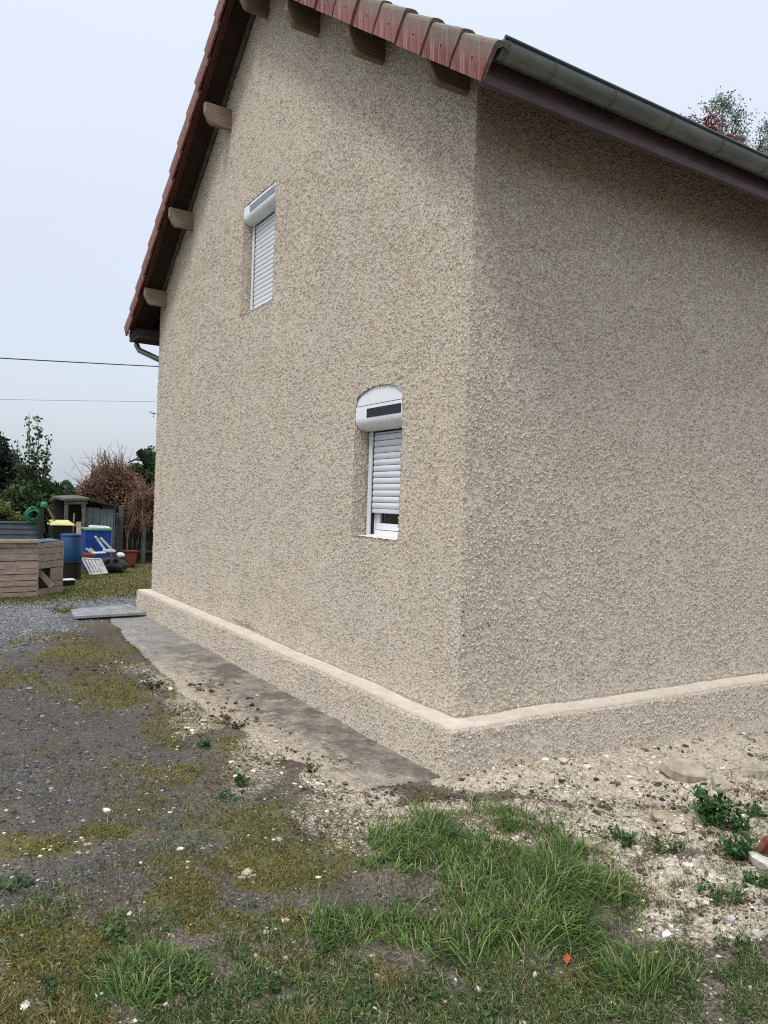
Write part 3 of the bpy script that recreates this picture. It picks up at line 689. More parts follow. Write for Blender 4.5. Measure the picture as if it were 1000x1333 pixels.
# --- windows
def window(w_, xi, shut_z, arched, nslat_pitch=.0470, panel='panel'):
    y0, y1, z0 = w_['y0'] - .01, w_['y1'] - .022, w_['z0']
    zb = w_['zs']
    # PVC frame: outer frame and sash bottom, centre at x = xi + .03
    fr = MB(); xf = xi + .022
    fw = .045
    fr.box((xf, y1 - fw, z0 - .02), (xf + .05, y1 + .06, zb - .1)); fr.box((xf, y0 - .02, z0 - .02), (xf + .05, y0 + fw, zb - .1)); fr.box((xf - .001, y0 + fw, z0 - .02), (xf + .05, y1 - fw, z0 + .040))
    f_ = fr.build('window', M['pvc'], house, bev=.003)
    sa = MB(); xs_ = xf + .008; s0, s1 = y0 + fw + .004, y1 - fw - .004
    sa.box((xs_, s0, z0 + .044), (xs_ + .04, s1, z0 + .095)); sa.box((xs_, s0, z0 + .095), (xs_ + .04, s0 + .05, zb - .1)); sa.box((xs_, s1 - .05, z0 + .095), (xs_ + .04, s1, zb - .1))
    sa.build('sash', M['pvc'], f_, bev=.004)
    MB().box((xs_ + .02, s0 + .051, z0 + .096), (xs_ + .028, s1 - .051, zb - .1)).build('pane', M['glass'], f_)
    # guide rails
    for a, b in ((y1 - .036, y1 + .006), (y0 - .006, y0 + .036)):
        MB().box((xi - .022, a, z0 - .005), (xi + .016, b, zb - .12)).build('guide_rail', M['rail'], f_, bev=.003)
    for a, b in ((y1 - .046, y1 - .0365), (y0 + .0365, y0 + .046)):
        MB().box((xi - .006, a, z0), (xi + .014, b, zb - .12)).build('rail_seal', M['rubber_shade'], f_)
    # shutter slats, each curved
    z = shut_z; sm = None; ln = (y1 - .048) - (y0 + .048)
    prf = []
    H_ = nslat_pitch - .004
    for k in range(7):
        t = k / 6; prf.append((-.0055 * math.sin(math.pi * t) - .0015, t * H_))
    pr_ = [(x, y0 + .048, zz_) for x, zz_ in prf] + [(.004, y0 + .048, H_), (.004, y0 + .048, 0)]
    sm = MB().prism(pr_, (0, ln, 0)).mesh('slat', 0, False); sm.materials.append(M['slat'])
    MB().box((xi - .008, y0 + .048, z - .001), (xi + .008, y1 - .048, z + .030)).build('bottom_bar', M['slat'], f_, bev=.003); z += .034
    while z < zb - .13:
        o = link('slat', sm, f_); o.location = (xi, 0, z); z += nslat_pitch
    MB().box((xi + .006, y0 + .048, shut_z + .03), (xi + .010, y1 - .048, zb - .12)).build('shutter_backing', M['darkpost'], f_)
    # roller box: square top, rounded lower front
    bx = MB(); xfr = WX + .008; hb = .178; rd = .088
    yb0, yb1 = w_['y0'] + .004, w_['y1'] - .004
    pr_ = [(xi + .03, zb - .002), (xfr, zb - .002), (xfr, zb - hb + rd)]
    for k in range(1, 9):
        a = math.pi / 2 * k / 8; pr_.append((xfr + rd - rd * math.cos(a), zb - hb + rd - rd * math.sin(a)))
    pr_ += [(xi + .03, zb - hb)]
    bxo = bx.prism([(x, yb0, zz_) for x, zz_ in pr_], (0, yb1 - yb0, 0)).build('shutter_box', M['pvc'], f_, bev=0, smooth=True)
    MB().box((xfr - .003, yb0 + .01, zb - .092), (xfr + .012, yb1 - .165, zb - .026)).build('solar_panel', M[panel], f_, bev=.001)
    MB().box((xi - .01, yb0 + .03, zb - hb - .012), (xi + .02, yb1 - .03, zb - hb - .001)).build('brush_seal', M['rubber_shade'], f_)
    # sill
    MB().hexa([(WX + .010, y0 + .012, z0 - .022), (xi + .05, y0 + .012, z0 - .022), (xi + .05, y1 - .03, z0 - .022), (WX + .010, y1 - .075, z0 - .022)],
              [(WX + .010, y0 + .012, z0 - .002), (xi + .05, y0 + .012, z0 + .012), (xi + .05, y1 - .03, z0 + .012), (WX + .010, y1 - .075, z0 - .002)]).build('sill', M['sill'], f_, bev=.004)
    if arched:
        MB().box((WX + .010, yb0 + .001, zb - .001), (WX + .030, yb1 - .001, zb + .0035)).build('panel_seam', M['rubber_shade'], f_)
        ysq = np.linspace(yb0 - .004, yb1 + .004, 28); hh = head(w_, ysq)
        top = [(WX + .018, y_, h_ + .012) for y_, h_ in zip(ysq, hh)]
        MB().prism([(WX + .018, ysq[0], zb + .004)] + top + [(WX + .018, ysq[-1], zb + .004)], (.02, 0, 0)).build('arch_panel', M['pvc'], f_)
    return f_
window(LOW, .308, 1.545, True)
window(UPP, .285, 3.56, False, .0470, 'panel2')

# ------------------------------------------------------------------ cables
def cable(p0, p1, sag, r_, mat, lab):
    pts = []
    for k in range(25):
        t = k / 24; p = np.array(p0) * (1 - t) + np.array(p1) * t; p[2] -= sag * 4 * t * (1 - t); pts.append(tuple(p))
    MB().tube(pts, r_, 6).build('overhead_cable', mat, None, smooth=True, label=lab, cat='cable', group='overhead cables behind the house')
cable(ony(-300, 448, 13), ony(700, 493, 15.5), .12, .011, M['cable'], 'thick dark overhead cable running to the left eave of the house')
cable(ony(-300, 514, 34), ony(700, 525, 40), .15, .010, M['palecable'], 'thin faint overhead wire low across the sky, below the dark cable')
# ------------------------------------------------------------------ loose ground cover
ICO = np.array([(0, 0, 1)] + [(math.cos(k * 1.2566) * .894, math.sin(k * 1.2566) * .894, .447) for k in range(5)] + [(math.cos((k + .5) * 1.2566) * .894, math.sin((k + .5) * 1.2566) * .894, -.447) for k in range(5)] + [(0, 0, -1)])
IF = np.array([(0, 1 + k, 1 + (k + 1) % 5) for k in range(5)] + [(1 + k, 6 + k, 1 + (k + 1) % 5) for k in range(5)] + [(1 + (k + 1) % 5, 6 + k, 6 + (k + 1) % 5) for k in range(5)] + [(11, 6 + (k + 1) % 5, 6 + k) for k in range(5)])
OCT = np.array([(1, 0, 0), (0, 1, 0), (-1, 0, 0), (0, -1, 0), (0, 0, 1), (0, 0, -.6)], float)
OF = np.array([(0, 1, 4), (1, 2, 4), (2, 3, 4), (3, 0, 4), (1, 0, 5), (2, 1, 5), (3, 2, 5), (0, 3, 5)])
def candidates(n, u0=-160, u1=1160, v0=700, v1=1480):
    U = RG.uniform(u0, u1, n); Vp = v0 + (v1 - v0) * RG.uniform(0, 1, n)
    c = np.stack([U - PPU, -(Vp - PPV), np.full(n, -FPX)], -1) @ RW.T
    t = -CAM[2] / np.minimum(c[:, 2], -1e-3); x = CAM[0] + c[:, 0] * t; y = CAM[1] + c[:, 1] * t
    ok = (c[:, 2] < 0) & (t * np.linalg.norm(c, axis=1) < 40) & ~((x > -.02) & (y > -.02) & (y < YE + .25))
    x, y = x[ok], y[ok]; f = fields(x, y)
    return x, y, f
def stones(name, x, y, size, cols, base=(ICO, IF), flat=.6, sink=.3, mat='stone'):
    n = len(x); bv, bf = base; k = len(bv)
    z = ground_z(x, y); sl = in_slab(x, y) > .6; z = np.where(sl, .012, z)
    J = bv[None] * (1 + RG.uniform(-.38, .30, (n, k, 1))) + RG.uniform(-.12, .12, (n, k, 3))
    a = RG.uniform(0, 6.28, n); ca, sa = np.cos(a)[:, None], np.sin(a)[:, None]
    J[..., 0] *= RG.uniform(.75, 1.5, (n, 1)); J[..., 2] *= flat * RG.uniform(.6, 1.2, (n, 1))
    X = J[..., 0] * ca - J[..., 1] * sa; Y = J[..., 0] * sa + J[..., 1] * ca
    V = np.stack([X * size[:, None] + x[:, None], Y * size[:, None] + y[:, None], J[..., 2] * size[:, None] + (z + size * flat * (1 - 2 * sink) * .5)[:, None]], -1).reshape(-1, 3)
    Fc = (bf[None] + (np.arange(n) * k)[:, None, None]).reshape(-1, 3)
    me = npmesh(name, V, Fc, False, {'col': np.repeat(cols, k, 0)})
    return link(name, me, None, M[mat], kind='stuff')
def pal(n, L, w_=None, jit=.15):
    L = np.array(L); i = RG.choice(len(L), n, p=w_); return np.clip(L[i] * (1 + RG.uniform(-jit, jit, (n, 1))) * (1 + RG.uniform(-.05, .05, (n, 3))), 0, 1)
def blades(name, x, y, h, wd, cols, lean=.5, comb=0.0, az0=0.0, curl=.6, z=None, mat='blade'):
    n = len(x); z = ground_z(x, y) - .004 if z is None else z
    az = RG.uniform(0, 6.28, n) * (1 - comb) + (az0 + RG.normal(0, .5, n)) * comb
    ln = np.abs(RG.normal(lean, .28, n)); dx, dy = np.cos(az), np.sin(az)
    fa = az + math.pi / 2 + RG.normal(0, .9, n); wx, wy = np.cos(fa) * wd * .5, np.sin(fa) * wd * .5
    pts = []
    for t, ww in ((0, 1), (.5, .85), (1, 0)):
        bend = ln * t + curl * ln * t * t; hz = h * t * np.cos(np.minimum(ln * (t * .9) * (1 + curl * .6), 1.45)); hr = h * np.minimum(bend * .62, t * .95)
        cx_, cy_, cz_ = x + dx * hr, y + dy * hr, z + hz
        if ww: pts += [np.stack([cx_ - wx * ww, cy_ - wy * ww, cz_], -1), np.stack([cx_ + wx * ww, cy_ + wy * ww, cz_], -1)]
        else: pts.append(np.stack([cx_, cy_, cz_], -1))
    V = np.stack(pts, 1).reshape(-1, 3); b = (np.arange(n) * 5)[:, None]
    me = npmesh(name, V, [b + np.array([[0, 1, 3, 2]]), b + np.array([[2, 3, 4]])], False, {'col': np.repeat(cols, 5, 0)})
    return link(name, me, None, M[mat], kind='stuff')
def dist(x, y): return np.hypot(x - CAM[0], y - CAM[1])
# grey road gravel
x, y, f = candidates(150000); d = dist(x, y)
p = f['gravel'] * (1 - .6 * f['moss']) * (1 - f['pale']) * .85 + .32 * (1 - f['gravel']) * (f['lime'] < .3) * (1 - f['far'])
k = (RG.random(len(x)) < p * (.25 + .75 * (fbm(x * 2.3, y * 2.3, 51) > .40))) & (d < 11) & (in_slab(x, y) < .5); x, y, d = x[k], y[k], d[k]
k = RG.permutation(len(x))[:52000]; x, y, d = x[k], y[k], d[k]
sz = np.clip(RG.lognormal(math.log(.0040), .42, len(x)), .0022, .016) * np.clip(d / 3.2, 1, 2.2)
stones('gravel', x, y, sz, pal(len(x), [(.034, .031, .029), (.060, .056, .052), (.095, .090, .083), (.15, .143, .133), (.28, .26, .23)], [.30, .34, .21, .10, .05], .2), (OCT, OF))
# pale gravel of the drive behind
x, y, f = candidates(26000, -160, 230, 755, 860); d = dist(x, y)
k = (RG.random(len(x)) < f['pale'] * .7) & (in_slab(x, y) < .5); x, y, d = x[k][:9000], y[k][:9000], d[k][:9000]
stones('drive_gravel', x, y, RG.uniform(.010, .022, len(x)), pal(len(x), [(.12, .125, .135), (.16, .168, .18), (.22, .23, .245), (.09, .092, .098)], None, .2), (OCT, OF))
# lime and mortar chips
x, y, f = candidates(90000); d = dist(x, y); cl = fbm(x * 5, y * 5, 52)
p = np.clip(f['lime'], 0, 1) * .45 * (cl > .50) + (.010 + .045 * (cl > .60)) * (1 - .5 * f['gravel']) * (d < 5) * (1 - f['far']) * (1 - .8 * f['tall'])
p = p * (1 - .8 * (in_slab(x, y) > .5))
k = (RG.random(len(x)) < p) & (d < 9); x, y, d = x[k], y[k], d[k]
k = RG.permutation(len(x))[:17000]; x, y, d = x[k], y[k], d[k]
sz = np.clip(RG.lognormal(math.log(.0062), .50, len(x)), .003, .026) * np.clip(d / 3.5, .8, 1.6)
stones('mortar_chips', x, y, sz, pal(len(x), [(.50, .45, .36), (.60, .56, .47), (.35, .30, .22), (.66, .64, .60)], [.4, .25, .25, .1], .12), (ICO, IF), .5)
# dead stems and crumbs of soil
x, y, f = candidates(60000); d = dist(x, y); cl = fbm(x * 6, y * 6, 53)
p = (f['dirt'] * .60 + f['lime'] * .38 * (cl > .50) + .06 * f['short']) * (d < 8)
k = (RG.random(len(x)) < p); x, y, d = x[k][:13000], y[k][:13000], d[k][:13000]
blades('dead_stems', x, y, RG.uniform(.02, .07, len(x)), RG.uniform(.0015, .0035, len(x)) * np.clip(d / 3, 1, 1.8), pal(len(x), [(.10, .065, .04), (.05, .035, .024), (.22, .16, .10), (.035, .03, .018)], None, .2), 1.25, 0, 0, .2, ground_z(x, y) + .004, 'twig')
x, y, f = candidates(60000); d = dist(x, y); cl = fbm(x * 8, y * 8, 54)
k = (RG.random(len(x)) < (f['dirt'] * .6 + f['lime'] * .30 * (cl > .55)) * (d < 8)); x, y, d = x[k][:7000], y[k][:7000], d[k][:7000]
stones('soil_crumbs', x, y, np.clip(RG.lognormal(math.log(.006), .5, len(x)), .003, .02) * np.clip(d / 4, .8, 1.5), pal(len(x), [(.07, .05, .035), (.035, .026, .020), (.13, .095, .065)], None, .2), (ICO, IF), .7)
# grass
GREEN = [(.060, .115, .022), (.098, .170, .034), (.175, .250, .068), (.022, .048, .014), (.18, .20, .09), (.30, .25, .15)]
x, y, f = candidates(480000, -160, 1160, 1020); d = dist(x, y); cl = fbm(x * 4.5, y * 4.5, 55)
k = (RG.random(len(x)) < np.clip(f['tall'], 0, 1) * ss(.40, .56, cl) * .75) & (in_slab(x, y) < .5); x, y, d = x[k], y[k], d[k]
k = RG.permutation(len(x))[:24000]; x, y, d = x[k], y[k], d[k]
tl = ss(.4, .65, fbm(x * 3, y * 3, 57))
blades('tall_grass', x, y, RG.uniform(.05, .13, len(x)) + tl * .12 * RG.random(len(x)), RG.uniform(.0025, .0062, len(x)), pal(len(x), GREEN, [.27, .25, .14, .20, .07, .07], .30), 1.05, .6, (fbm(x * 2.5, y * 2.5, 77) - .5) * 9 - .6, 1.0)
x, y, f = candidates(330000, -160, 1160, 860); d = dist(x, y); cl = fbm(x * 9, y * 9, 56); mix_ = fbm(x * 2.2, y * 2.2, 58)
k = (RG.random(len(x)) < np.clip(f['short'] * (1 - .5 * f['tall']), 0, 1) * ss(.32, .54, cl) * 1.1) & (in_slab(x, y) < .3); x, y, d, mix_ = x[k], y[k], d[k], mix_[k]
k = RG.permutation(len(x))[:125000]; x, y, d, mix_ = x[k], y[k], d[k], mix_[k]
c1 = pal(len(x), [(.055, .100, .026), (.085, .140, .036), (.17, .21, .070), (.030, .052, .018), (.32, .275, .16)], [.28, .25, .15, .20, .12], .22)
c2 = pal(len(x), [(.19, .175, .042), (.12, .13, .034), (.30, .25, .12), (.06, .055, .022)], None, .2)
mm = ss(.48, .62, mix_)[:, None]
blades('short_grass', x, y, RG.uniform(.016, .055, len(x)), RG.uniform(.0022, .0046, len(x)), c1 * (1 - mm) + c2 * mm, .95, .1, 0, .7)
# yellowish moss tufts
x, y, f = candidates(420000, -160, 1160, 820); d = dist(x, y); cl = fbm(x * 12, y * 12, 59)
k = (RG.random(len(x)) < f['moss'] * ss(.28, .5, cl) * 1.0) & (in_slab(x, y) < .3); x, y, d = x[k], y[k], d[k]
k = RG.permutation(len(x))[:34000]; x, y, d = x[k], y[k], d[k]
blades('moss_tufts', x, y, RG.uniform(.008, .026, len(x)) * np.clip(d / 4, 1, 1.6), RG.uniform(.003, .006, len(x)) * np.clip(d / 3, 1, 2), pal(len(x), [(.19, .17, .032), (.14, .135, .028), (.26, .215, .06), (.075, .070, .020), (.15, .105, .045)], [.3, .25, .15, .15, .15], .2), .7, 0, 0, .4)
# lawn beyond the drive
x, y, f = candidates(90000, -160, 260, 700, 800); d = dist(x, y)
k = (RG.random(len(x)) < f['moss'] * .8) & (d < 24); x, y, d = x[k][:34000], y[k][:34000], d[k][:34000]
blades('lawn', x, y, RG.uniform(.02, .05, len(x)), RG.uniform(.010, .020, len(x)), pal(len(x), [(.13, .13, .035), (.09, .105, .028), (.18, .155, .055), (.06, .07, .025)], None, .2), .5, 0, 0, .5)
# leaf cards
def leafmesh(cx_, n_, size, cols, norm_up=.3, asp=1.6):
    """oval leaves as two-triangle folded blades: centres (n,3)"""
    n = len(cx_); a = RG.normal(0, 1, (n, 3)); a /= np.linalg.norm(a, axis=1)[:, None]
    b = RG.normal(0, 1, (n, 3)); b = np.cross(a, b); b /= np.linalg.norm(b, axis=1)[:, None] + 1e-9
    c = np.cross(a, b)
    s_ = size[:, None]
    V = np.stack([cx_ - a * s_ * asp * .5, cx_ + b * s_ * .5 + c * s_ * .12, cx_ + a * s_ * asp * .5, cx_ - b * s_ * .5 + c * s_ * .12], 1).reshape(-1, 3)
    k = (np.arange(n) * 4)[:, None]
    return npmesh('leaves', V, [k + np.array([[0, 1, 2]]), k + np.array([[0, 2, 3]])], False, {'col': np.repeat(cols, 4, 0)})
def foliage(parent, L, n, size, cols, name='foliage', shell=.35, wts=None, rag=.25, mat='leaf', flat_noise=True):
    """L: list of ellipsoids (cx,cy,cz,rx,ry,rz)"""
    L = np.array(L, float); vol = L[:, 3] * L[:, 5]; i = RG.choice(len(L), n, p=vol / vol.sum())
    d = RG.normal(0, 1, (n, 3)); d /= np.linalg.norm(d, axis=1)[:, None]
    r_ = RG.random(n) ** shell
    lump = 1 + rag * (fbm(d[:, 0] * 3 + i * 7, d[:, 2] * 3 + d[:, 1] * 2, 81) - .5) * 2 + rag * .7 * (fbm(d[:, 0] * 9 + i * 7, d[:, 2] * 9 + d[:, 1] * 7, 82) - .5) * 2
    P = L[i, :3] + d * L[i, 3:] * (r_ * lump)[:, None]
    keep = fbm(P[:, 0] * 2.1 + P[:, 1] * 1.7, P[:, 2] * 2.3 + P[:, 1], 83, 3) > .36
    P = P[keep]; cols = cols[:n][keep]; size = size[:n][keep]
    me = leafmesh(P, len(P), size, cols)
    return link(name, me, parent, M[mat])
def limbs(name, segs, parent, mat='bark'):
    m = MB()
    for pts, r0, r1 in segs:
        k = len(pts); m.tube(pts, [r0 + (r1 - r0) * i / (k - 1) for i in range(k)], 7)
    return m.build(name, M[mat], parent, smooth=True)
def bent(p0, p1, k=5, amt=.1):
    p0, p1 = np.array(p0, float), np.array(p1, float); L_ = np.linalg.norm(p1 - p0)
    return [tuple(p0 + (p1 - p0) * i / (k - 1) + (RG.normal(0, amt * L_ / k, 3) if 0 < i < k - 1 else 0)) for i in range(k)]
def rustle(n, a, b): return RG.uniform(a, b, n)

# low broad-leaved weeds (individual plants)
def weed(u, v, nst, h, spread, cols, lab, group='green weeds in the rubble by the wall', leaf=.022, cat='weed', name='weed'):
    g_ = onz(u, v, 0); z0 = float(ground_z(g_[0], g_[1])[0]); g_[2] = z0
    t = empty(name, tuple(g_), label=lab, cat=cat, group=group)
    segs = []; lp = []
    for _ in range(nst):
        a = RG.uniform(0, 6.28); rr_ = spread * RG.random() ** .6; hh = h * RG.uniform(.5, 1)
        p0 = (math.cos(a) * rr_ * .3, math.sin(a) * rr_ * .3, -.01); p1 = (math.cos(a) * rr_, math.sin(a) * rr_, hh)
        b = bent(p0, p1, 4, .15); segs.append((b, .0022, .001))
        for q_ in range(int(hh / .010) + 5):
            tt = RG.uniform(.25, 1.05); c = np.array(p0) + (np.array(p1) - np.array(p0)) * tt
            lp.append(c + RG.normal(0, leaf * .7, 3))
    limbs('stem', segs, t, 'bark'); lp = np.array(lp); lp[:, 2] = np.maximum(lp[:, 2], .004)
    link('leaves', leafmesh(lp, len(lp), RG.uniform(.6, 1.2, len(lp)) * leaf, pal(len(lp), cols, None, .2), asp=1.7), t, M['leaf'])
DG = [(.030, .085, .022), (.045, .12, .030), (.07, .155, .045), (.022, .055, .018)]
weed(925, 1062, 15, .17, .10, DG, 'dark green leafy weed clump in the rubble, the tallest by the side wall', leaf=.026)
weed(962, 1108, 12, .12, .08, DG, 'bright green bushy weed just left of the broken red brick', leaf=.024)
weed(955, 1070, 10, .12, .09, DG, 'green weed between the tall dark clump and the red brick', leaf=.024)
weed(812, 1098, 8, .06, .07, DG, 'low dark green weed on the pale rubble left of the tall clump', leaf=.020)
weed(985, 1045, 9, .07, .08, DG, 'small green weed near the right edge at the foot of the side wall', leaf=.020)
weed(868, 1108, 8, .05, .09, [(.07, .11, .03), (.10, .13, .04), (.05, .07, .02)], 'yellowish green low weed below the flat pale stone', leaf=.016)
weed(945, 1168, 10, .05, .11, DG, 'flat green weed patch on the lower rubble at the right', leaf=.018)
weed(985, 1150, 10, .05, .09, DG, 'flat green weed at the right edge under the large pale stone', leaf=.018)
weed(320, 1022, 9, .05, .07, DG, 'small dark green weed on the dirt left of the slab strip', leaf=.018)
weed(265, 970, 8, .05, .06, DG, 'small grey green weed in the moss beside the gravel', leaf=.018)
weed(300, 1040, 6, .03, .06, [(.05, .13, .06), (.04, .09, .04)], 'flat bluish green weed in the gravel below the dirt strip', leaf=.020)
weed(200, 897, 16, .07, .10, [(.09, .06, .035), (.06, .05, .03), (.05, .07, .03)], 'dark brown dried weed tuft beside the slab strip', leaf=.014)
weed(310, 945, 12, .05, .09, [(.05, .04, .025), (.03, .03, .02), (.06, .07, .03)], 'blackish brown withered weed at the edge of the slab strip', leaf=.014)
weed(405, 1005, 8, .07, .06, [(.08, .08, .03), (.05, .07, .03), (.14, .11, .06)], 'thin olive weed on pale debris by the slab strip', leaf=.012)
weed(20, 1155, 10, .02, .08, [(.08, .12, .05), (.10, .15, .07)], 'flat pale green rosette weed in the gravel at the left edge', leaf=.024)
weed(145, 1218, 10, .02, .07, [(.10, .16, .07), (.08, .13, .05)], 'flat light green rosette weed in the yellow moss', leaf=.024)
CL = ['flat green weed rosette left of the lower left grass tuft', 'flat green weed right of the lower left grass tuft', 'flat green weed below the small pale mortar flake', 'flat green weed at the bottom edge under the lower left tuft', 'flat green weed above the lower left grass tuft, in yellow moss', 'flat green weed at the bottom edge below the tan stone', 'flat green weed between the tan stone and the tall grass', 'flat green weed at the bottom edge under the white upright stone', 'flat green weed in the grass at the bottom right', 'flat green weed just below the lower pale rubble']
for i, (u, v) in enumerate([(60, 1290), (345, 1290), (420, 1230), (270, 1310), (120, 1275), (480, 1310), (560, 1300), (640, 1320), (880, 1300), (960, 1240)]):
    weed(u, v, 8, .03, .08, [(.05, .10, .03), (.07, .13, .04), (.035, .07, .02)], CL[i], 'clover weeds in the short grass', .015)
# single stones, brick, fragment
def stone(u, v, w_, h_, col, lab, group='loose pale stones on the ground', seed=0, name='stone', cat='stone', mat=None, depth=1.0, zoff=0.0, rot=None):
    g_ = onz(u, v, 0); r2 = random.Random(seed * 13 + int(u)); z0 = float(ground_z(g_[0], g_[1])[0])
    d = float(np.hypot(*(g_[:2] - CAM[:2]))) ; W_ = w_ / FPX * d * .52; H_ = h_ / FPX * d * .42
    bm = bmesh.new(); bmesh.ops.create_icosphere(bm, subdivisions=2, radius=1)
    off = r2.random() * 50
    dirs = [Vector((r2.gauss(0, 1), r2.gauss(0, 1), r2.gauss(0, 1))).normalized() for _ in range(13)]
    for v_ in bm.verts:
        co = v_.co.copy()
        for dd in dirs:
            e_ = co.dot(dd)
            if e_ > .58: co -= dd * (e_ - .58) * .9
        co *= 1 + r2.uniform(-.05, .05)
        v_.co = Vector(((co.x + .25 * co.z * co.y) * W_, co.y * W_ * depth * .8, (co.z + .3 * co.x * co.y) * H_))
    for f_ in bm.faces: f_.smooth = False
    me = bpy.data.meshes.new(name); bm.to_mesh(me); bm.free()
    o = link(name, me, None, mat or simple('stone_' + str(int(u)) + '_' + str(int(v)), col, .9, .2, 0, .3, 30, .002, 90), label=lab, cat=cat, group=group)
    o.location = (g_[0], g_[1], z0 + H_ * .35 + zoff); o.rotation_euler = rot or (r2.uniform(-.15, .15), r2.uniform(-.15, .15), r2.uniform(0, 3))
    return o
CR = (.46, .41, .33); WH = (.54, .53, .50); TN = (.36, .30, .22)
for a in [(170, 1249, 18, 12, WH, 'small white stone in the green tuft at the lower left'), (334, 1244, 14, 10, WH, 'white stone in short grass, left one of a pair right of the lower left tuft'), (371, 1249, 12, 12, WH, 'white angular stone, right one of a pair in the short grass'),
          (490, 1268, 16, 10, TN, 'tan rounded stone in the grass at the bottom centre'), (320, 1138, 22, 10, CR, 'flat cream stone among moss and gravel'), (415, 1192, 34, 10, CR, 'long pale mortar flake at the edge of the grass'),
          (622, 1289, 13, 15, WH, 'white upright stone below the tall grass'), (696, 1273, 9, 16, WH, 'narrow white stone left of the orange fragment'), (832, 1106, 18, 11, CR, 'cream stone beside the low dark green weed'),
          (884, 1078, 24, 16, CR, 'cream stone left of the tall weed clump'), (861, 1060, 40, 18, TN, 'flat tan stone lying uphill of the cream stone'), (952, 1198, 20, 16, WH, 'white stone in the lower rubble, left of the edge pair'),
          (984, 1216, 18, 14, WH, 'white stone in the lower rubble at the right edge'), (805, 1158, 12, 12, CR, 'small cream stone at the edge of the tall grass'), (757, 1029, 12, 8, WH, 'small white stone in a dark hollow of the pale debris'),
          (222, 1060, 8, 6, WH, 'tiny white stone on the gravel'), (410, 1300, 12, 8, CR, 'cream stone in the short grass at the bottom, left of centre'), (275, 1322, 12, 8, WH, 'white stone at the bottom edge'),
          (140, 1292, 14, 9, WH, 'white stone left of the bottom tuft'), (940, 1050, 22, 14, CR, 'cream stone behind the tall weed clump'), (905, 1100, 14, 12, CR, 'cream round stone below the tall weed clump'), (993, 1122, 44, 34, (.50, .49, .44), 'large pale grey stone at the right edge under the brick'),
          (975, 1290, 14, 10, CR, 'cream stone in the grass at the lower right'), (760, 1100, 12, 8, CR, 'cream chip on the slope of debris right of the grass'), (345, 1215, 12, 6, CR, 'thin cream chip in the yellow moss')]:
    stone(*a)
stone(996, 1097, 26, 34, None, 'broken red brick at the right edge among weeds', None, 3, 'brick', 'brick', M['brick'], .8, .015, (.3, .2, .5))
def chunk(u, v, L_, W_, T_, rot, lab, zo):
    g_ = onz(u, v); z0 = float(ground_z(g_[0], g_[1])[0]); r2 = random.Random(int(u)); n_ = 7; ring = []
    for k in range(n_):
        a = k / n_ * 2 * math.pi + r2.uniform(-.25, .25); q_ = 1 / max(abs(math.cos(a)), abs(math.sin(a))) * r2.uniform(.78, 1.0); ring.append((math.cos(a) * q_ * L_ / 2, math.sin(a) * q_ * W_ / 2))
    o = MB().hexa([(x_ * 1.03 + r2.uniform(-.01, .01), y_ * 1.03, -T_ / 2 + r2.uniform(-.005, .005)) for x_, y_ in ring], [(x_ * .96, y_ * .96, T_ / 2 + r2.uniform(-.006, .006)) for x_, y_ in ring]).build('concrete_chunk', M['concrete'], None, bev=.008, label=lab, cat='rubble', group='concrete rubble by the side wall')
    o.location = (g_[0], g_[1], z0 + zo); o.rotation_euler = rot
chunk(893, 1000, .34, .20, .07, (.35, .16, -.35), 'flat broken slab of pale concrete tilted against the foot of the side wall', .035)
chunk(985, 990, .30, .22, .08, (-.1, .12, .3), 'flat broken concrete lump at the right edge by the foot of the side wall', .02)
chunk(940, 1010, .17, .12, .05, (.15, -.2, .9), 'small piece of broken concrete between the two larger slabs', .015)
chunk(905, 1038, .12, .09, .04, (.1, .25, .2), 'smallest piece of broken concrete, nearest the tall weed clump', .012)
g_ = onz(737, 1258); zf = float(ground_z(g_[0], g_[1])[0])
frag = MB().poly([(-.016, -.010, 0), (.014, -.013, .002), (.018, .006, .006), (.002, .012, .010), (-.014, .009, .004)], [(0, 1, 2, 3, 4)]).poly([(-.016, -.010, -.003), (.014, -.013, -.001), (.018, .006, .003), (.002, .012, .007), (-.014, .009, .001)], [(4, 3, 2, 1, 0)]).poly([(-.016, -.010, 0), (.014, -.013, .002), (.014, -.013, -.001), (-.016, -.010, -.003)], [(0, 1, 2, 3)]).build('plastic_fragment', M['orange'], None, label='small orange plastic fragment lying in the grass', cat='fragment')
frag.location = (g_[0], g_[1], zf + .030); frag.rotation_euler = (.7, -.35, .5)
# wet board at the far foot of the house
b0, b1, b2, b3 = onz(96, 809), onz(196, 803), onz(180, 791), onz(92, 799)
bd_ = empty('wet_board', (0, 0, 0), label='flat wet grey board lying at the far corner of the house', cat='board')
def bd_part(pts, z0, z1, nm):
    MB().hexa([(p[0], p[1], z0) for p in pts], [(p[0], p[1], z1) for p in pts]).build(nm, M['wetboard'], bd_, bev=.004)
b1 = np.array([-.012, b1[1], 0]); b2 = np.array([-.012, max(b2[1], b1[1] + .5), 0]); bm_ = b0 + (b3 - b0) * .35; bn_ = b1 + (b2 - b1) * .30
bd_part([b0, b1, bn_ + (0, -.012, 0), bm_ + (0, -.012, 0)], .030, .066, 'plank'); bd_part([bm_, bn_, b2, b3], .028, .062, 'plank')
MB().box((b0[0] + .1, b0[1] + .08, -.01), (-.05, b0[1] + .16, .030)).build('bearer', M['darkpost'], bd_)

# ------------------------------------------------------------------ things beyond the drive
def PY(u, v, y): return ony(u, v, y)
def gpt(u, v):
    p = onz(u, v); return np.array([p[0], p[1], float(ground_z(p[0], p[1])[0])])
def zpx(u, v, y): return float(ony(u, v, y)[2])
def xpx(u, v, y): return float(ony(u, v, y)[0])
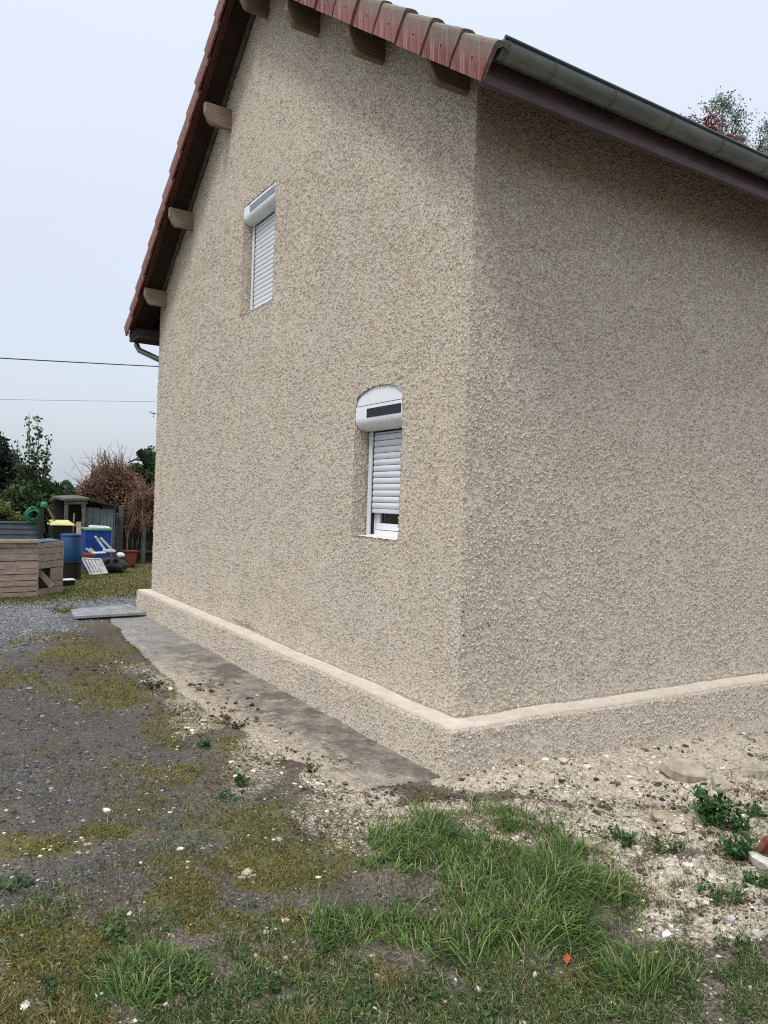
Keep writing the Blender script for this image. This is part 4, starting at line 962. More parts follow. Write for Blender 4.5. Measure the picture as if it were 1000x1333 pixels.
# plank hutch
hut = empty('plank_hutch', (0, 0, 0), label='weathered plank hutch with a square hole at the left edge of the yard', cat='hutch')
A_, B_, C_ = np.array([-2.35, 9.10]), onz(48, 777)[:2], onz(81, 771)[:2]
D_ = C_ + (A_ - B_) * .95 + np.array([0, .25])
hB = 1.6 * (777 - 705) / (777 - 642); 
def plank_wall(p, q_, z0, z1, n_, jit, holes=(), skew=0.0):
    p, q_ = np.array(p), np.array(q_); d = (q_ - p); L_ = np.linalg.norm(d); d /= L_; nn_ = np.array([d[1], -d[0]])
    hs = np.array([rnd.uniform(.8, 1.25) for _ in range(n_)]); hs = hs / hs.sum() * (z1 - z0); z = z0
    for i in range(n_):
        spans = [(0, L_)]
        for (a, b, c, e_) in holes:
            if z + hs[i] * .5 > c and z + hs[i] * .5 < e_: spans = [(0, a), (b, L_)]
        cuts = []
        for a, b in spans:
            if b - a > .9 and rnd.random() < .5: m_ = rnd.uniform(a + .3, b - .3); cuts += [(a, m_), (m_ + .004, b)]
            else: cuts.append((a, b))
        for a, b in cuts:
            if b - a < .02: continue
            o = rnd.uniform(0, .008); t1, t2 = rnd.uniform(-.003, .003), rnd.uniform(-.003, .003)
            P0 = p + d * a + nn_ * o; P1 = p + d * b + nn_ * o; Q0 = P0 - nn_ * .02; Q1 = P1 - nn_ * .02
            zb, zt = z + .005, z + hs[i] - .004
            MB().hexa([(*P0, zb + t1), (*P1, zb + t2), (*Q1, zb + t2), (*Q0, zb + t1)], [(*P0, zt + t1), (*P1, zt + t2), (*Q1, zt + t2), (*Q0, zt + t1)]).build('plank', M['plank'], hut, bev=.002)
        z += hs[i]
plank_wall(A_, B_, .0, hB, 9, 1)
Lr = float(np.linalg.norm(C_ - B_))
plank_wall(B_, C_, .0, hB * .985, 8, 1, [(.03, Lr * .50, .12, .42)])
plank_wall(C_, D_, .0, hB * .95, 7, 1)
MB().beam((*B_, hB + .012), (*A_, hB + .012), .10, .045).build('top_board', M['plankpale'], hut, bev=.003)
for p in (B_ + (-.03, .04), C_ + (-.05, .0), A_ + (.05, .06)): MB().box((p[0] - .025, p[1] - .0, 0), (p[0] + .025, p[1] + .05, hB - .02)).build('corner_post', M['plank'], hut, bev=.003)
hb_ = MB().hexa([(*(B_ + (-.03, .05)), .01), (*(C_ + (-.08, .02)), .01), (*(D_ + (0, -.05)), .01), (*(A_ + (.05, .12)), .01)], [(*(B_ + (-.03, .05)), hB - .05), (*(C_ + (-.08, .02)), hB - .05), (*(D_ + (0, -.05)), hB - .05), (*(A_ + (.05, .12)), hB - .05)]); hb_.f.pop(2 + 1 - 1); hb_.build('shade_backing', M['rubber_shade'], hut)  # black box added behind the planks, standing in for shade in hole and gaps
pb = B_ + (C_ - B_) * .25 + (-.01, .035)
MB().beam((pb[0] - .10, pb[1], .42), (pb[0] + .14, pb[1], .14), .02, .09).build('brace', M['plank'], hut, bev=.002)
MB().hexa([(*(B_ + (.04, .03)), hB - .02), (*(C_ + (-.04, .0)), hB - .02), (*(C_ + (-.15, .45)), hB - .02), (*(B_ + (-.05, .40)), hB - .02)], [(*(B_ + (.04, .03)), hB), (*(C_ + (-.04, .0)), hB), (*(C_ + (-.15, .45)), hB + .01), (*(B_ + (-.05, .40)), hB + .01)]).build('lid', M['bluedark'], hut)
# small black crate with a white rim
p = gpt(82, 764); q_ = gpt(97, 763)
cr_ = empty('crate', (0, 0, 0), label='small black crate with a white rim on the grass by the plank hutch', cat='crate')
MB().hexa([(p[0], p[1], 0), (q_[0], q_[1], 0), (q_[0] - .02, q_[1] + .22, 0), (p[0] - .02, p[1] + .22, 0)], [(p[0] - .01, p[1], .10), (q_[0] + .01, q_[1], .10), (q_[0] - .01, q_[1] + .23, .10), (p[0] - .03, p[1] + .23, .10)]).build('body', M['black'], cr_, bev=.004)
MB().hexa([(p[0] - .02, p[1] - .01, .101), (q_[0] + .02, q_[1] - .01, .101), (q_[0], q_[1] + .24, .101), (p[0] - .04, p[1] + .24, .101)], [(p[0] - .02, p[1] - .01, .118), (q_[0] + .02, q_[1] - .01, .118), (q_[0], q_[1] + .24, .118), (p[0] - .04, p[1] + .24, .118)]).build('rim', M['whiteplastic'], cr_, bev=.003)
# black tub and teal-blue drum above it
yb = 11.6
x0, x1 = xpx(79, 740, yb), xpx(110, 740, yb); zt = zpx(95, 731, yb)
tub = empty('tub', (0, 0, 0), label='black plastic tub standing on the grass under the teal blue drum', cat='tub')
cx_ = (x0 + x1) / 2; rx = (x1 - x0) / 2
MB().lathe((cx_, yb + rx, 0), [(rx * .86, 0), (rx * .93, zt * .6), (rx * .97, zt - .04)], 28).build('body', M['black'], tub, smooth=True)
MB().lathe((cx_, yb + rx, 0), [(rx * 1.0, zt - .039), (rx * 1.02, zt - .01), (rx * .95, zt)], 28).build('rim', M['black'], tub, smooth=True)
drum = empty('drum', (0, 0, 0), label='teal blue plastic drum standing on the black tub', cat='drum')
z2 = zpx(95, 697, yb); 
MB().lathe((cx_, yb + rx, 0), [(rx * .90, zt + .002), (rx * .93, zt + .04), (rx * .93, z2 - .05), (rx * .90, z2 - .04), (rx * .90, z2)], 32).build('body', M['bluedark'], drum, smooth=True)
MB().lathe((cx_, yb + rx, 0), [(rx * .945, z2 - .02), (rx * .955, z2), (rx * .93, z2 + .015), (rx * .85, z2 + .012)], 32).build('rim', M['bluedark'], drum, smooth=True)
# yellow-lidded bin behind
yl = 12.8
x0, x1 = xpx(67, 685, yl), xpx(96, 685, yl); zt = zpx(80, 681, yl)
bn = empty('wheelie_bin', (0, 0, 0), label='black refuse bin with a yellow lid behind the teal drum', cat='bin')
MB().hexa([(x0 + .06, yl, 0), (x1 - .06, yl, 0), (x1 - .06, yl + .45, 0), (x0 + .06, yl + .45, 0)], [(x0 + .01, yl - .03, zt - .05), (x1 - .02, yl - .03, zt - .05), (x1 - .02, yl + .5, zt - .05), (x0 + .01, yl + .5, zt - .05)]).build('body', M['black'], bn, bev=.01)
MB().hexa([(x0 - .02, yl - .06, zt - .048), (x1 + .02, yl - .06, zt - .048), (x1 + .02, yl + .52, zt - .04), (x0 - .02, yl + .52, zt - .04)], [(x0 + .03, yl - .02, zt + .01), (x1 - .03, yl - .02, zt + .01), (x1 - .02, yl + .5, zt + .05), (x0 + .02, yl + .5, zt + .05)]).build('lid', M['yellow'], bn, bev=.012, seg=2)
# brighter blue tank with green rim
yk = 13.6
x0, x1 = xpx(112, 700, yk), xpx(145, 700, yk); z2 = zpx(128, 689, yk)
tk = empty('water_tank', (0, 0, 0), label='bright blue square water tank with a pale green rim before the shed', cat='tank')
MB().hexa([(x0 + .02, yk, 0), (x1 - .02, yk, 0), (x1 - .02, yk + .6, 0), (x0 + .02, yk + .6, 0)], [(x0, yk - .01, z2), (x1, yk - .01, z2), (x1, yk + .62, z2), (x0, yk + .62, z2)]).build('body', M['blue'], tk, bev=.02, seg=2)
MB().hexa([(x0 - .01, yk - .03, z2 - .025), (x1 + .01, yk - .03, z2 - .025), (x1 + .01, yk + .64, z2 - .025), (x0 - .01, yk + .64, z2 - .025)], [(x0 - .01, yk - .03, z2 + .02), (x1 + .01, yk - .03, z2 + .02), (x1 + .01, yk + .64, z2 + .02), (x0 - .01, yk + .64, z2 + .02)]).build('rim', M['palegreen'], tk, bev=.005)
for k, c_ in enumerate((.3, .62)):
    MB().box((x0 + .02 + (x1 - x0 - .06) * c_, yk - .012, .05), (x0 + .04 + (x1 - x0 - .06) * c_, yk + .01, z2 - .06)).build('rib', M['blue'], tk, bev=.004)
w0, w1 = xpx(119, 685, yk), xpx(145, 685, yk)
MB().hexa([(w0, yk + .02, z2 + .022), (w1, yk + .02, z2 + .022), (w1, yk + .42, z2 + .022), (w0, yk + .42, z2 + .022)], [(w0 + .02, yk + .04, z2 + .075), (w1 - .02, yk + .05, z2 + .055), (w1 - .03, yk + .40, z2 + .06), (w0 + .03, yk + .40, z2 + .08)]).build('tray', M['whiteplastic'], None, bev=.008, label='shallow white tray lying on top of the bright blue tank', cat='tray')
# leaning white slatted rack
rk = empty('rack', (0, 0, 0), label='white metal slatted rack leaning on the grass before the black heap', cat='rack')
c0, c1, c2, c3 = gpt(119, 750), gpt(141, 742), None, None
base0 = gpt(118, 750) + (0, 0, .02); yr = base0[1]; base1 = np.array([xpx(140, 744, yr + .05), yr + .05, .05])
top0 = np.array(ony(107, 727, yr + .12)); top1 = np.array(ony(131, 728, yr + .16))
MB().tube([base0, top0], .018, 8).build('frame_bar', M['whiteplastic'], rk, smooth=True); MB().tube([base1, top1], .018, 8).build('frame_bar', M['whiteplastic'], rk, smooth=True)
MB().tube([top0 - (top1 - top0) * .15, top1], .018, 8).build('frame_bar', M['whiteplastic'], rk, smooth=True); MB().tube([base0, base1], .018, 8).build('frame_bar', M['whiteplastic'], rk, smooth=True)
for t in (.18, .36, .54, .72, .88):
    a = base0 + (base1 - base0) * t; b = top0 + (top1 - top0) * t; MB().beam(a, b, .045, .012, (0, -1, .3)).build('slat', M['whiteplastic'], rk)
# black covered heap, white bag, upturned white chair, planter
def lumpy(name, c, r_, mat, seed, k, sub=3, amt=.25, **kw):
    bm = bmesh.new(); bmesh.ops.create_icosphere(bm, subdivisions=sub, radius=1)
    P_ = np.array([v.co for v in bm.verts]); n_ = fbm(P_[:, 0] * 1.7 + P_[:, 2], P_[:, 1] * 1.7 - P_[:, 2] * .7, seed) - .5 + .4 * (fbm(P_[:, 0] * 5, P_[:, 1] * 5 + P_[:, 2] * 4, seed + 2) - .5)
    for i, v in enumerate(bm.verts): v.co = Vector((v.co.x * r_[0], v.co.y * r_[1], max(v.co.z, -.35) * r_[2])) * (1 + amt * 2 * n_[i])
    for f_ in bm.faces: f_.smooth = True
    me = bpy.data.meshes.new(name); bm.to_mesh(me); bm.free(); o = link(name, me, None, mat, **kw); o.location = c; return o
yh = 13.1
hx = (xpx(113, 730, yh) + xpx(162, 730, yh)) / 2
lumpy('covered_heap', (hx, yh, .10), ((xpx(162, 730, yh) - xpx(113, 730, yh)) / 2, .32, .24), M['tarp'], 31, 1, amt=.42, label='low heap under crumpled black plastic sheet on the grass', cat='heap')
bx_ = xpx(158, 722, yh - .25)
lumpy('sack', (bx_, yh - .18, zpx(158, 724, yh - .25)), (.10, .12, .08), M['whiteplastic'], 33, 1, 2, .2, label='crumpled white sack on the end of the black heap', cat='sack')
ch = empty('garden_chair', (0, 0, 0), label='white plastic garden chair tipped over on the black heap, legs up', cat='chair')
def P_(u, v, y): return tuple(ony(u, v, y))
for a, b in (((124, 698, 12.75), (137, 716, 12.75)), ((131, 700, 12.65), (147, 717, 12.65)), ((112, 714, 12.6), (119, 719, 12.6)), ((117, 714, 12.8), (124, 720, 12.8))):
    MB().beam(P_(*a), P_(*b), .045, .03, (0, 1, 0)).build('leg', M['whiteplastic'], ch, bev=.004)
MB().hexa([P_(133, 719, 12.6), P_(150, 719, 12.6), P_(151, 718, 12.95), P_(134, 717, 12.95)], [P_(134, 715.5, 12.6), P_(149, 716.5, 12.6), P_(150, 715.5, 12.95), P_(135, 714.5, 12.95)]).build('seat', M['whiteplastic'], ch, bev=.005)
MB().beam(P_(120, 720, 12.7), P_(136, 719, 12.7), .30, .02).build('backrest', M['whiteplastic'], ch, bev=.004)
ybp = 12.5
MB().box((xpx(110, 722, ybp), ybp, zpx(118, 725.5, ybp)), (xpx(125, 722, ybp), ybp + .30, zpx(118, 721, ybp))).build('clay_block', M['terracotta'], None, bev=.01, label='flat brown clay block lying on the black heap under the tipped chair', cat='block')
yp = 14.2; x0, x1 = xpx(163, 722, yp), xpx(179, 722, yp); zt = zpx(170, 717, yp)
pl_ = empty('planter', (0, 0, 0), label='red brown planter trough on the grass before the fence', cat='planter')
MB().hexa([(x0 + .04, yp, .04), (x1 - .04, yp, .04), (x1 - .04, yp + .22, .04), (x0 + .04, yp + .22, .04)], [(x0, yp - .02, zt - .03), (x1, yp - .02, zt - .03), (x1, yp + .25, zt - .03), (x0, yp + .25, zt - .03)]).build('body', M['terracotta'], pl_, bev=.006)
MB().box((x0 - .01, yp - .03, zt - .029), (x1 + .01, yp + .26, zt)).build('rim', M['terracotta'], pl_, bev=.004)
for a in (x0 + .06, x1 - .09): MB().box((a, yp + .03, -.03), (a + .03, yp + .19, .039)).build('foot', M['darkpost'], pl_)
# corrugated panel fence on the left with a dark post
def corrugated(name, x0, x1, y, z0, z1, pitch, amp, mat, parent):
    xs = np.arange(x0, x1, pitch / 8); yy_ = y + amp * np.sin((xs - x0) / pitch * 2 * math.pi)
    V = np.concatenate([np.stack([xs, yy_, np.full_like(xs, z0)], -1), np.stack([xs, yy_, np.full_like(xs, z1)], -1), np.stack([xs, yy_ + .006, np.full_like(xs, z1)], -1), np.stack([xs, yy_ + .006, np.full_like(xs, z0)], -1)])
    n_ = len(xs); i = np.arange(n_ - 1); F_ = np.concatenate([np.stack([i + a * n_, i + 1 + a * n_, i + 1 + ((a + 1) % 4) * n_, i + ((a + 1) % 4) * n_], -1) for a in range(4)])
    return link(name, npmesh(name, V, F_, False), parent, mat)
yf = 13.2
pf = empty('sheet_fence', (0, 0, 0), label='dark blue grey horizontal sheet fence behind the plank hutch', cat='fence')
zA, zB = zpx(30, 702, yf), zpx(30, 681, yf); xa, xb = -2.6, xpx(50, 690, yf)
zz = 0.0; n_ = 9
for k in range(n_):
    z0 = zB * k / n_; z1 = zB * (k + 1) / n_ - .008
    MB().hexa([(xa, yf, z0), (xb, yf, z0), (xb, yf + .02, z0), (xa, yf + .02, z0)], [(xa, yf + .022, z1), (xb, yf + .022, z1), (xb, yf + .034, z1), (xa, yf + .034, z1)]).build('panel', M['corr'], pf, bev=.002)
MB().box((xa, yf - .012, zB), (xb, yf + .05, zB + .025)).build('cap_rail', M['corrpale'], pf, bev=.003)
for xq in (-2.2, -1.2): MB().box((xq, yf + .04, 0), (xq + .06, yf + .09, zB)).build('post', M['darkpost'], pf)
x0, x1 = xpx(51, 680, yf - .2), xpx(57, 680, yf - .2); zt = zpx(54, 661, yf - .2)
MB().box((x0, yf - .2, -.02), (x1, yf - .12, zt)).build('dark_post', M['darkpost'], None, bev=.005, label='dark upright post at the end of the sheet fence', cat='post')
# green hose coil on the fence, green can on the post
hs_ = empty('garden_hose', (0, 0, 0), label='coiled green garden hose hanging above the sheet fence', cat='hose')
hc = ony(43, 669, yf - .10)
for k in range(6):
    r_ = .085 + .012 * k + rnd.uniform(-.004, .004); MB().tube([(hc[0] + r_ * 1.05 * math.cos(a), hc[1] + .012 * k - .03, hc[2] + r_ * math.sin(a) * (1 + .15 * math.sin(a * 2 + k)) - .02) for a in np.linspace(0, 2 * math.pi, 25)], .010, 6, False).build('loop', M['green'], hs_, smooth=True)
MB().beam((hc[0] - .02, yf + .02, zB), (hc[0] - .02, yf + .02, hc[2] + .14), .05, .03, (0, 1, 0)).build('hook', M['darkpost'], hs_)
MB().beam((hc[0] - .02, yf + .03, hc[2] + .12), (hc[0] - .02, yf - .12, hc[2] + .12), .04, .02).build('hook', M['darkpost'], hs_)
gc = empty('watering_can', (0, 0, 0), label='small green can upturned on top of the dark post', cat='can')
px_ = (x0 + x1) / 2 + .02; MB().lathe((px_ + .02, yf - .16, zt + .001), [(.035, 0), (.062, .02), (.068, .07), (.055, .105), (.03, .12)], 18).build('body', M['green'], gc, smooth=True)
MB().tube([(px_ - .03, yf - .16, zt + .07), (px_ - .07, yf - .17, zt + .10), (px_ - .085, yf - .17, zt + .115)], [.014, .010, .014], 8).build('spout', M['green'], gc, smooth=True)
# leaning poles
LP = [((62, 661), (80, 699), 12.9, 'long grey pole leaning right of the dark post, longest of the leaning poles'), ((59, 672), (74, 699), 12.8, 'thin brown pole leaning beside the dark post, lower and nearer to it'), ((86, 682), (94, 698), 12.45, 'short pale stick leaning in front of the yellow lid'), ((58, 690), (64, 700), 12.5, 'short dark stick leaning low beside the dark post'), ((97, 668), (94, 698), 13.4, 'grey stick standing under the shed roof behind the yellow lid'), ((66, 665), (90, 700), 13.0, 'brown pole leaning from the post towards the teal drum')]
for a, b, y_, lb in LP:
    y_ = 13.0 + .06 * LP.index((a, b, y_, lb)); p0 = ony(a[0], a[1], y_); p1 = ony(b[0], b[1], y_)
    d = p1 - p0; p2 = p0 + d * (p0[2] / max(p0[2] - p1[2], .05))
    MB().tube(bent(p0, p2, 5, .03), .016, 7).build('leaning_pole', M['purlin'] if 'grey' in lb or 'pale' in lb else M['bark'], None, smooth=True, label=lb, cat='pole', group='poles leaning by the yard shed')
# shed
ys = 14.6; yb_ = 16.2
sh = empty('lean_to_shed', (0, 0, 0), label='low open lean to shed with grey sheet wall and flat dark roof', cat='shed')
xl, xm, xr = xpx(86, 660, ys), xpx(110, 660, ys), xpx(152, 670, ys)
zl, zm, zr = zpx(86, 652, ys), zpx(110, 651, ys), zpx(152, 660, ys)
MB().hexa([(xl - .06, ys - .12, zl), (xm + .08, ys - .12, zm), (xm + .08, yb_, zm + .05), (xl - .06, yb_, zl + .05)], [(xl - .06, ys - .12, zl + .055), (xm + .08, ys - .12, zm + .06), (xm + .08, yb_, zm + .11), (xl - .06, yb_, zl + .1)]).build('roof', M['greypost'], sh, bev=.004)
MB().hexa([(xm + .085, ys - .02, zm - .02), (xr, ys - .02, zr), (xr, yb_, zr + .05), (xm + .085, yb_, zm + .05)], [(xm + .085, ys - .02, zm + .03), (xr, ys - .02, zr + .04), (xr, yb_, zr + .09), (xm + .085, yb_, zm + .1)]).build('roof', M['darkpost'], sh, bev=.004)
MB().beam((xl - .04, ys - .05, zl - .045), (xm + .05, ys - .05, zm - .045), .05, .08).build('beam', M['greypost'], sh, bev=.004)
for x_, zt_ in ((xl, zl), (xm - .02, zm)): MB().box((x_ - .035, ys - .08, -.03), (x_ + .035, ys - .01, zt_ - .086)).build('post', M['greypost'], sh, bev=.004)
MB().beam((xm - .07, ys - .045, zm - .085), (xm - .02, ys - .045, zm - .40), .035, .05, (0, 1, 0)).build('brace', M['greypost'], sh)
x0, x1 = xpx(112, 680, ys + .1), xpx(150, 680, ys + .1); z1 = zpx(130, 662, ys + .1); k = 0; xq = x0
while xq < x1 - .02:
    xe = min(xq + .145, x1); corrugated('sheet', xq, xe, ys + .1 + .004 * (k % 2), 0, z1 + rnd.uniform(-.01, .02), .075, .008, M['corrpale'], sh); xq = xe + .006; k += 1
MB().box((xl - .05, yb_ - .05, 0), (xr, yb_, zl)).build('back_wall', M['darkpost'], sh)
MB().box((xl + .02, ys + .25, z1 * .68), (xm - .06, ys + .9, z1 * .72)).build('shelf', M['plank'], sh, bev=.003)
fw_ = empty('firewood', (0, 0, 0), label='split firewood and board ends stored under the shed shelf', cat='firewood')
for k in range(14):
    a = (rnd.uniform(xl + .12, xm - .08), ys + rnd.uniform(.25, .7), .06 + .07 * (k // 4) + rnd.uniform(0, .02)); MB().beam(a, (a[0] + rnd.uniform(-.05, .05), a[1] + .35, a[2]), .07, .055).build('log', M['plank'], fw_, bev=.006)
bo = ony(102, 690, ys - .25)
MB().beam((bo[0] + .02, bo[1], 0), (bo[0] + .05, bo[1] + .25, 1.0), .10, .03, (0, 1, 0)).build('loose_board', M['plankpale'], None, bev=.003, label='pale brown board standing upright between yellow lid and shed post', cat='board')
# concrete post and slab fence on the right
cf = empty('post_fence', (0, 0, 0), label='old grey concrete post fence with vertical boards under the brown shrub', cat='fence')
yq = 15.4
for u_, vt in ((152, 668), (157, 658), (187, 660)):
    xq = xpx(u_, 700, yq - .3); MB().box((xq - .045, yq - .35, -.05), (xq + .045, yq - .25, zpx(u_, vt, yq - .3))).build('post', M['greypost'], cf, bev=.008)
xq = xpx(146, 700, yq); xe = xpx(260, 700, yq)
while xq < xe:
    wq = rnd.uniform(.10, .15); MB().box((xq, yq + rnd.uniform(0, .01), 0), (xq + wq - .008, yq + .022, rnd.uniform(.95, 1.15))).build('board', M['darkpost'] if rnd.random() < .6 else M['greypost'], cf, bev=.003); xq += wq
for z_ in (.25, .85): MB().box((xpx(146, 700, yq), yq - .05, z_), (xe, yq - .004, z_ + .06)).build('rail', M['greypost'], cf)
xq = xpx(166, 700, yq - .5); MB().box((xq - .012, yq - .5, 0), (xq + .012, yq - .476, zpx(166, 694, yq - .5))).build('stake', M['purlin'], None, label='thin pale stake standing before the concrete post fence', cat='stake')
# ---------------- vegetation
def tw(L, z0=.0): return L
def ell(u, v, y, ru, rv, ry):     # ellipsoid from picture centre and half sizes
    c = ony(u, v, y); sc = np.linalg.norm(ony(u + 10, v, y) - c) / 10; return (c[0], c[1], c[2], ru * sc, ry, rv * sc)
# dark conifer, left edge
cn = empty('conifer', (xpx(5, 700, 21), 21.2, 0), label='dark dense evergreen tree at the left edge behind the sheet fence', cat='tree')
def rel(L, o): return [(a - o.location.x, b - o.location.y, c - o.location.z, d, e, f_) for a, b, c, d, e, f_ in L]
L = [ell(-25, 630, 21, 48, 80, 1.6), ell(2, 640, 21, 26, 66, 1.2), ell(-8, 590, 21, 22, 32, 1.0), ell(14, 620, 20.7, 13, 40, .8), ell(-60, 600, 21.5, 45, 90, 1.6)]
n_ = 26000; foliage(cn, rel(L, cn), n_, RG.uniform(.05, .10, n_), pal(n_, [(.012, .028, .016), (.020, .042, .020), (.008, .018, .012), (.028, .055, .028)], None, .25), shell=.45, rag=.2)
limbs('trunk', [(bent((0, 0, -.1), (-.3, 0, 2.4), 5, .03), .16, .04)], cn)
# tall thin sprouting tree
st = empty('sapling', (xpx(43, 690, 20), 20, 0), label='tall thin sapling with sparse upright leafy shoots against the sky', cat='tree')
shoots = [((40, 690), (38, 538)), ((42, 690), (49, 540)), ((44, 690), (53, 556)), ((38, 690), (36, 568)), ((42, 690), (43, 572)), ((44, 690), (56, 590)), ((40, 680), (23, 572)), ((44, 680), (64, 568)), ((46, 660), (62, 588)), ((44, 680), (61, 604)), ((44, 690), (58, 620)), ((36, 690), (28, 596)), ((42, 690), (47, 590)), ((40, 690), (33, 600))]
segs = []; lp = []; ls = []
o_ = np.array(st.location)
for (a, b), (c, d) in shoots:
    p0 = np.array([o_[0] + (a - 42) * .012, 20, 0]) - o_; p1 = np.array(ony(c, d, 20 + rnd.uniform(-.4, .4))) - o_
    bb = bent(p0, p1, 6, .08); segs.append((bb, .022, .006)); bb = np.array(bb)
    for q_ in range(190):
        t = RG.uniform(.28, 1.0); i = min(int(t * 5), 4); fr_ = t * 5 - i; c_ = bb[i] * (1 - fr_) + bb[i + 1] * fr_
        cl_ = math.sin(t * 40 + a) * .5 + .5
        if RG.random() < .35 + .65 * cl_ * (1 if t > .6 else .9): lp.append(c_ + RG.normal(0, .05 + .14 * (1 - t), 3)); ls.append(RG.uniform(.045, .085))
limbs('trunk', segs, st); lp = np.array(lp)
link('foliage', leafmesh(lp, len(lp), np.array(ls), pal(len(lp), [(.07, .12, .045), (.045, .085, .035), (.11, .17, .075), (.03, .055, .03)], None, .2)), st, M['leaf'])
# hedge behind everything
hd = empty('hedge', (xpx(60, 700, 22), 22.4, 0), label='wild green hedge behind the shed and sheet fence', cat='hedge')
L = [ell(30, 664, 19.6, 40, 42, .9), ell(70, 668, 20, 38, 36, .9), ell(105, 672, 20.4, 30, 34, .9), ell(10, 685, 19.2, 45, 30, .8), ell(60, 640, 20.5, 24, 14, .7), ell(35, 628, 20.6, 18, 26, .7), ell(90, 655, 20.8, 22, 22, .8), ell(140, 672, 20.6, 36, 36, .8), ell(190, 665, 20.6, 34, 40, .8), ell(240, 660, 21, 40, 45, .8), ell(-70, 670, 21, 60, 50, 1)]
n_ = 52000; foliage(hd, rel(L, hd), n_, RG.uniform(.045, .10, n_), pal(n_, [(.030, .058, .018), (.045, .085, .024), (.065, .105, .030), (.020, .038, .014), (.075, .085, .030)], [.3, .3, .15, .2, .05], .25), shell=.4, rag=.3)
limbs('stem', [(bent((x_, .2, -.1), (x_ + rnd.uniform(-.4, .4), .1, 2.0), 5, .12), .05, .015) for x_ in np.arange(-4, 6, .5)], hd)
# yellow green bush in front of the hedge, left
yb2 = empty('bush', (xpx(8, 690, 15.5), 15.5, 0), label='yellow green bush above the sheet fence at the left edge', cat='bush')
L = [ell(2, 668, 15.5, 14, 18, .5), ell(14, 675, 15.5, 20, 9, .5), ell(-20, 670, 15.5, 25, 24, .6)]
n_ = 6000; foliage(yb2, rel(L, yb2), n_, RG.uniform(.03, .06, n_), pal(n_, [(.12, .15, .03), (.08, .11, .025), (.16, .17, .04), (.09, .10, .045)], None, .25), rag=.3)
limbs('stem', [(bent((x_, 0, -.1), (x_ * 1.5, 0, 1.3), 5, .12), .03, .01) for x_ in (-.5, -.2, .1, .3)], yb2)
# rounded conifer far off
rc = empty('round_tree', (xpx(87, 680, 34), 34, 0), label='small rounded blue green tree far off above the shed', cat='tree')
L = [ell(86, 645, 34, 9, 20, .9), ell(92, 650, 34, 9, 16, .9), ell(100, 655, 33, 8, 14, .8)]
n_ = 6000; foliage(rc, rel(L, rc), n_, RG.uniform(.10, .18, n_), pal(n_, [(.04, .08, .05), (.06, .10, .07), (.03, .055, .035)], None, .2), rag=.15, shell=.4)
limbs('trunk', [(bent((0, 0, -.1), (0, 0, 2.2), 4, .03), .14, .05)], rc)
# dried brown shrub: many twigs plus russet leaves
br = empty('dry_shrub', (xpx(150, 700, 16.0), 16.0, 0), label='large dried russet brown shrub sprawling over the fence', cat='shrub')
o_ = np.array(br.location); segs = []; tips = []
def fan(u0, v0, u1, v1, n__, y_, r0, spread):
    for _ in range(n__):
        p0 = np.array(ony(u0 + RG.normal(0, 6), v0 + RG.normal(0, 4), y_ + RG.normal(0, .2))) - o_
        p1 = np.array(ony(u1 + RG.normal(0, spread), v1 + RG.normal(0, spread * .55), y_ + RG.normal(0, .45))) - o_
        b = bent(p0, p1, 6, .22); segs.append((b, r0, .0035))
        b = np.array(b)
        for _k in range(4):
            i = RG.integers(2, 5); e_ = b[i] + RG.normal(0, .17, 3) + np.array([0, 0, .10]); segs.append(([tuple(b[i]), tuple((b[i] + e_) / 2 + RG.normal(0, .02, 3)), tuple(e_)], .006, .003)); tips.append(e_)
        tips.append(b[-1])
fan(140, 655, 128, 600, 40, 15.9, .010, 15); fan(150, 650, 148, 595, 44, 15.9, .010, 15); fan(135, 650, 112, 622, 26, 15.9, .009, 8); fan(160, 660, 175, 620, 34, 15.8, .009, 10); fan(185, 690, 188, 632, 50, 15.3, .010, 12); fan(175, 640, 172, 700, 26, 15.1, .008, 10); fan(190, 640, 190, 690, 26, 15.1, .008, 9)
limbs('branches', segs, br, 'twigbark' if 'twigbark' in M else 'bark')
L = [ell(135, 628, 16, 24, 22, .6), ell(155, 625, 16, 22, 22, .6), ell(112, 640, 16, 12, 16, .4), ell(172, 640, 15.7, 16, 20, .5), ell(190, 650, 15.2, 18, 16, .5), ell(196, 670, 15.2, 14, 22, .4), ell(170, 665, 15.4, 16, 14, .4), ell(150, 645, 15.8, 30, 14, .5)]
n_ = 22000; foliage(br, rel(L, br), n_, RG.uniform(.022, .048, n_), pal(n_, [(.24, .11, .055), (.30, .16, .095), (.13, .06, .035), (.36, .25, .18), (.06, .036, .028)], [.3, .25, .2, .1, .15], .25), shell=.6, rag=.45)
# green climber and cut trunk at the right behind the house
gv = empty('ivy_tree', (xpx(190, 700, 17.4), 17.4, 0), label='ivy covered cut tree with a leaning black stump above the brown shrub', cat='tree')
o_ = np.array(gv.location)
def Q(u, v, y): return tuple(np.array(ony(u, v, y)) - o_)
limbs('trunk', [(bent((0.2, 0, -.1), Q(196, 615, 17.4), 5, .05), .16, .12), ([Q(197, 612, 17.3), Q(190, 598, 17.3), Q(181, 586, 17.3)], .13, .10), ([Q(188, 600, 17.3), Q(176, 598, 17.2), Q(166, 603, 17.2)], .030, .018)], gv, 'darkbark')
L = [ell(176, 610, 17.4, 9, 9, .4), ell(195, 600, 17.5, 9, 18, .5), ell(190, 618, 17.4, 16, 10, .5), ell(215, 605, 17.6, 16, 26, .6), ell(184, 592, 17.4, 5, 7, .25)]
n_ = 7000; foliage(gv, rel(L, gv), n_, RG.uniform(.03, .065, n_), pal(n_, [(.05, .10, .03), (.03, .06, .022), (.08, .14, .045), (.015, .03, .012)], None, .25), rag=.3, shell=.5)
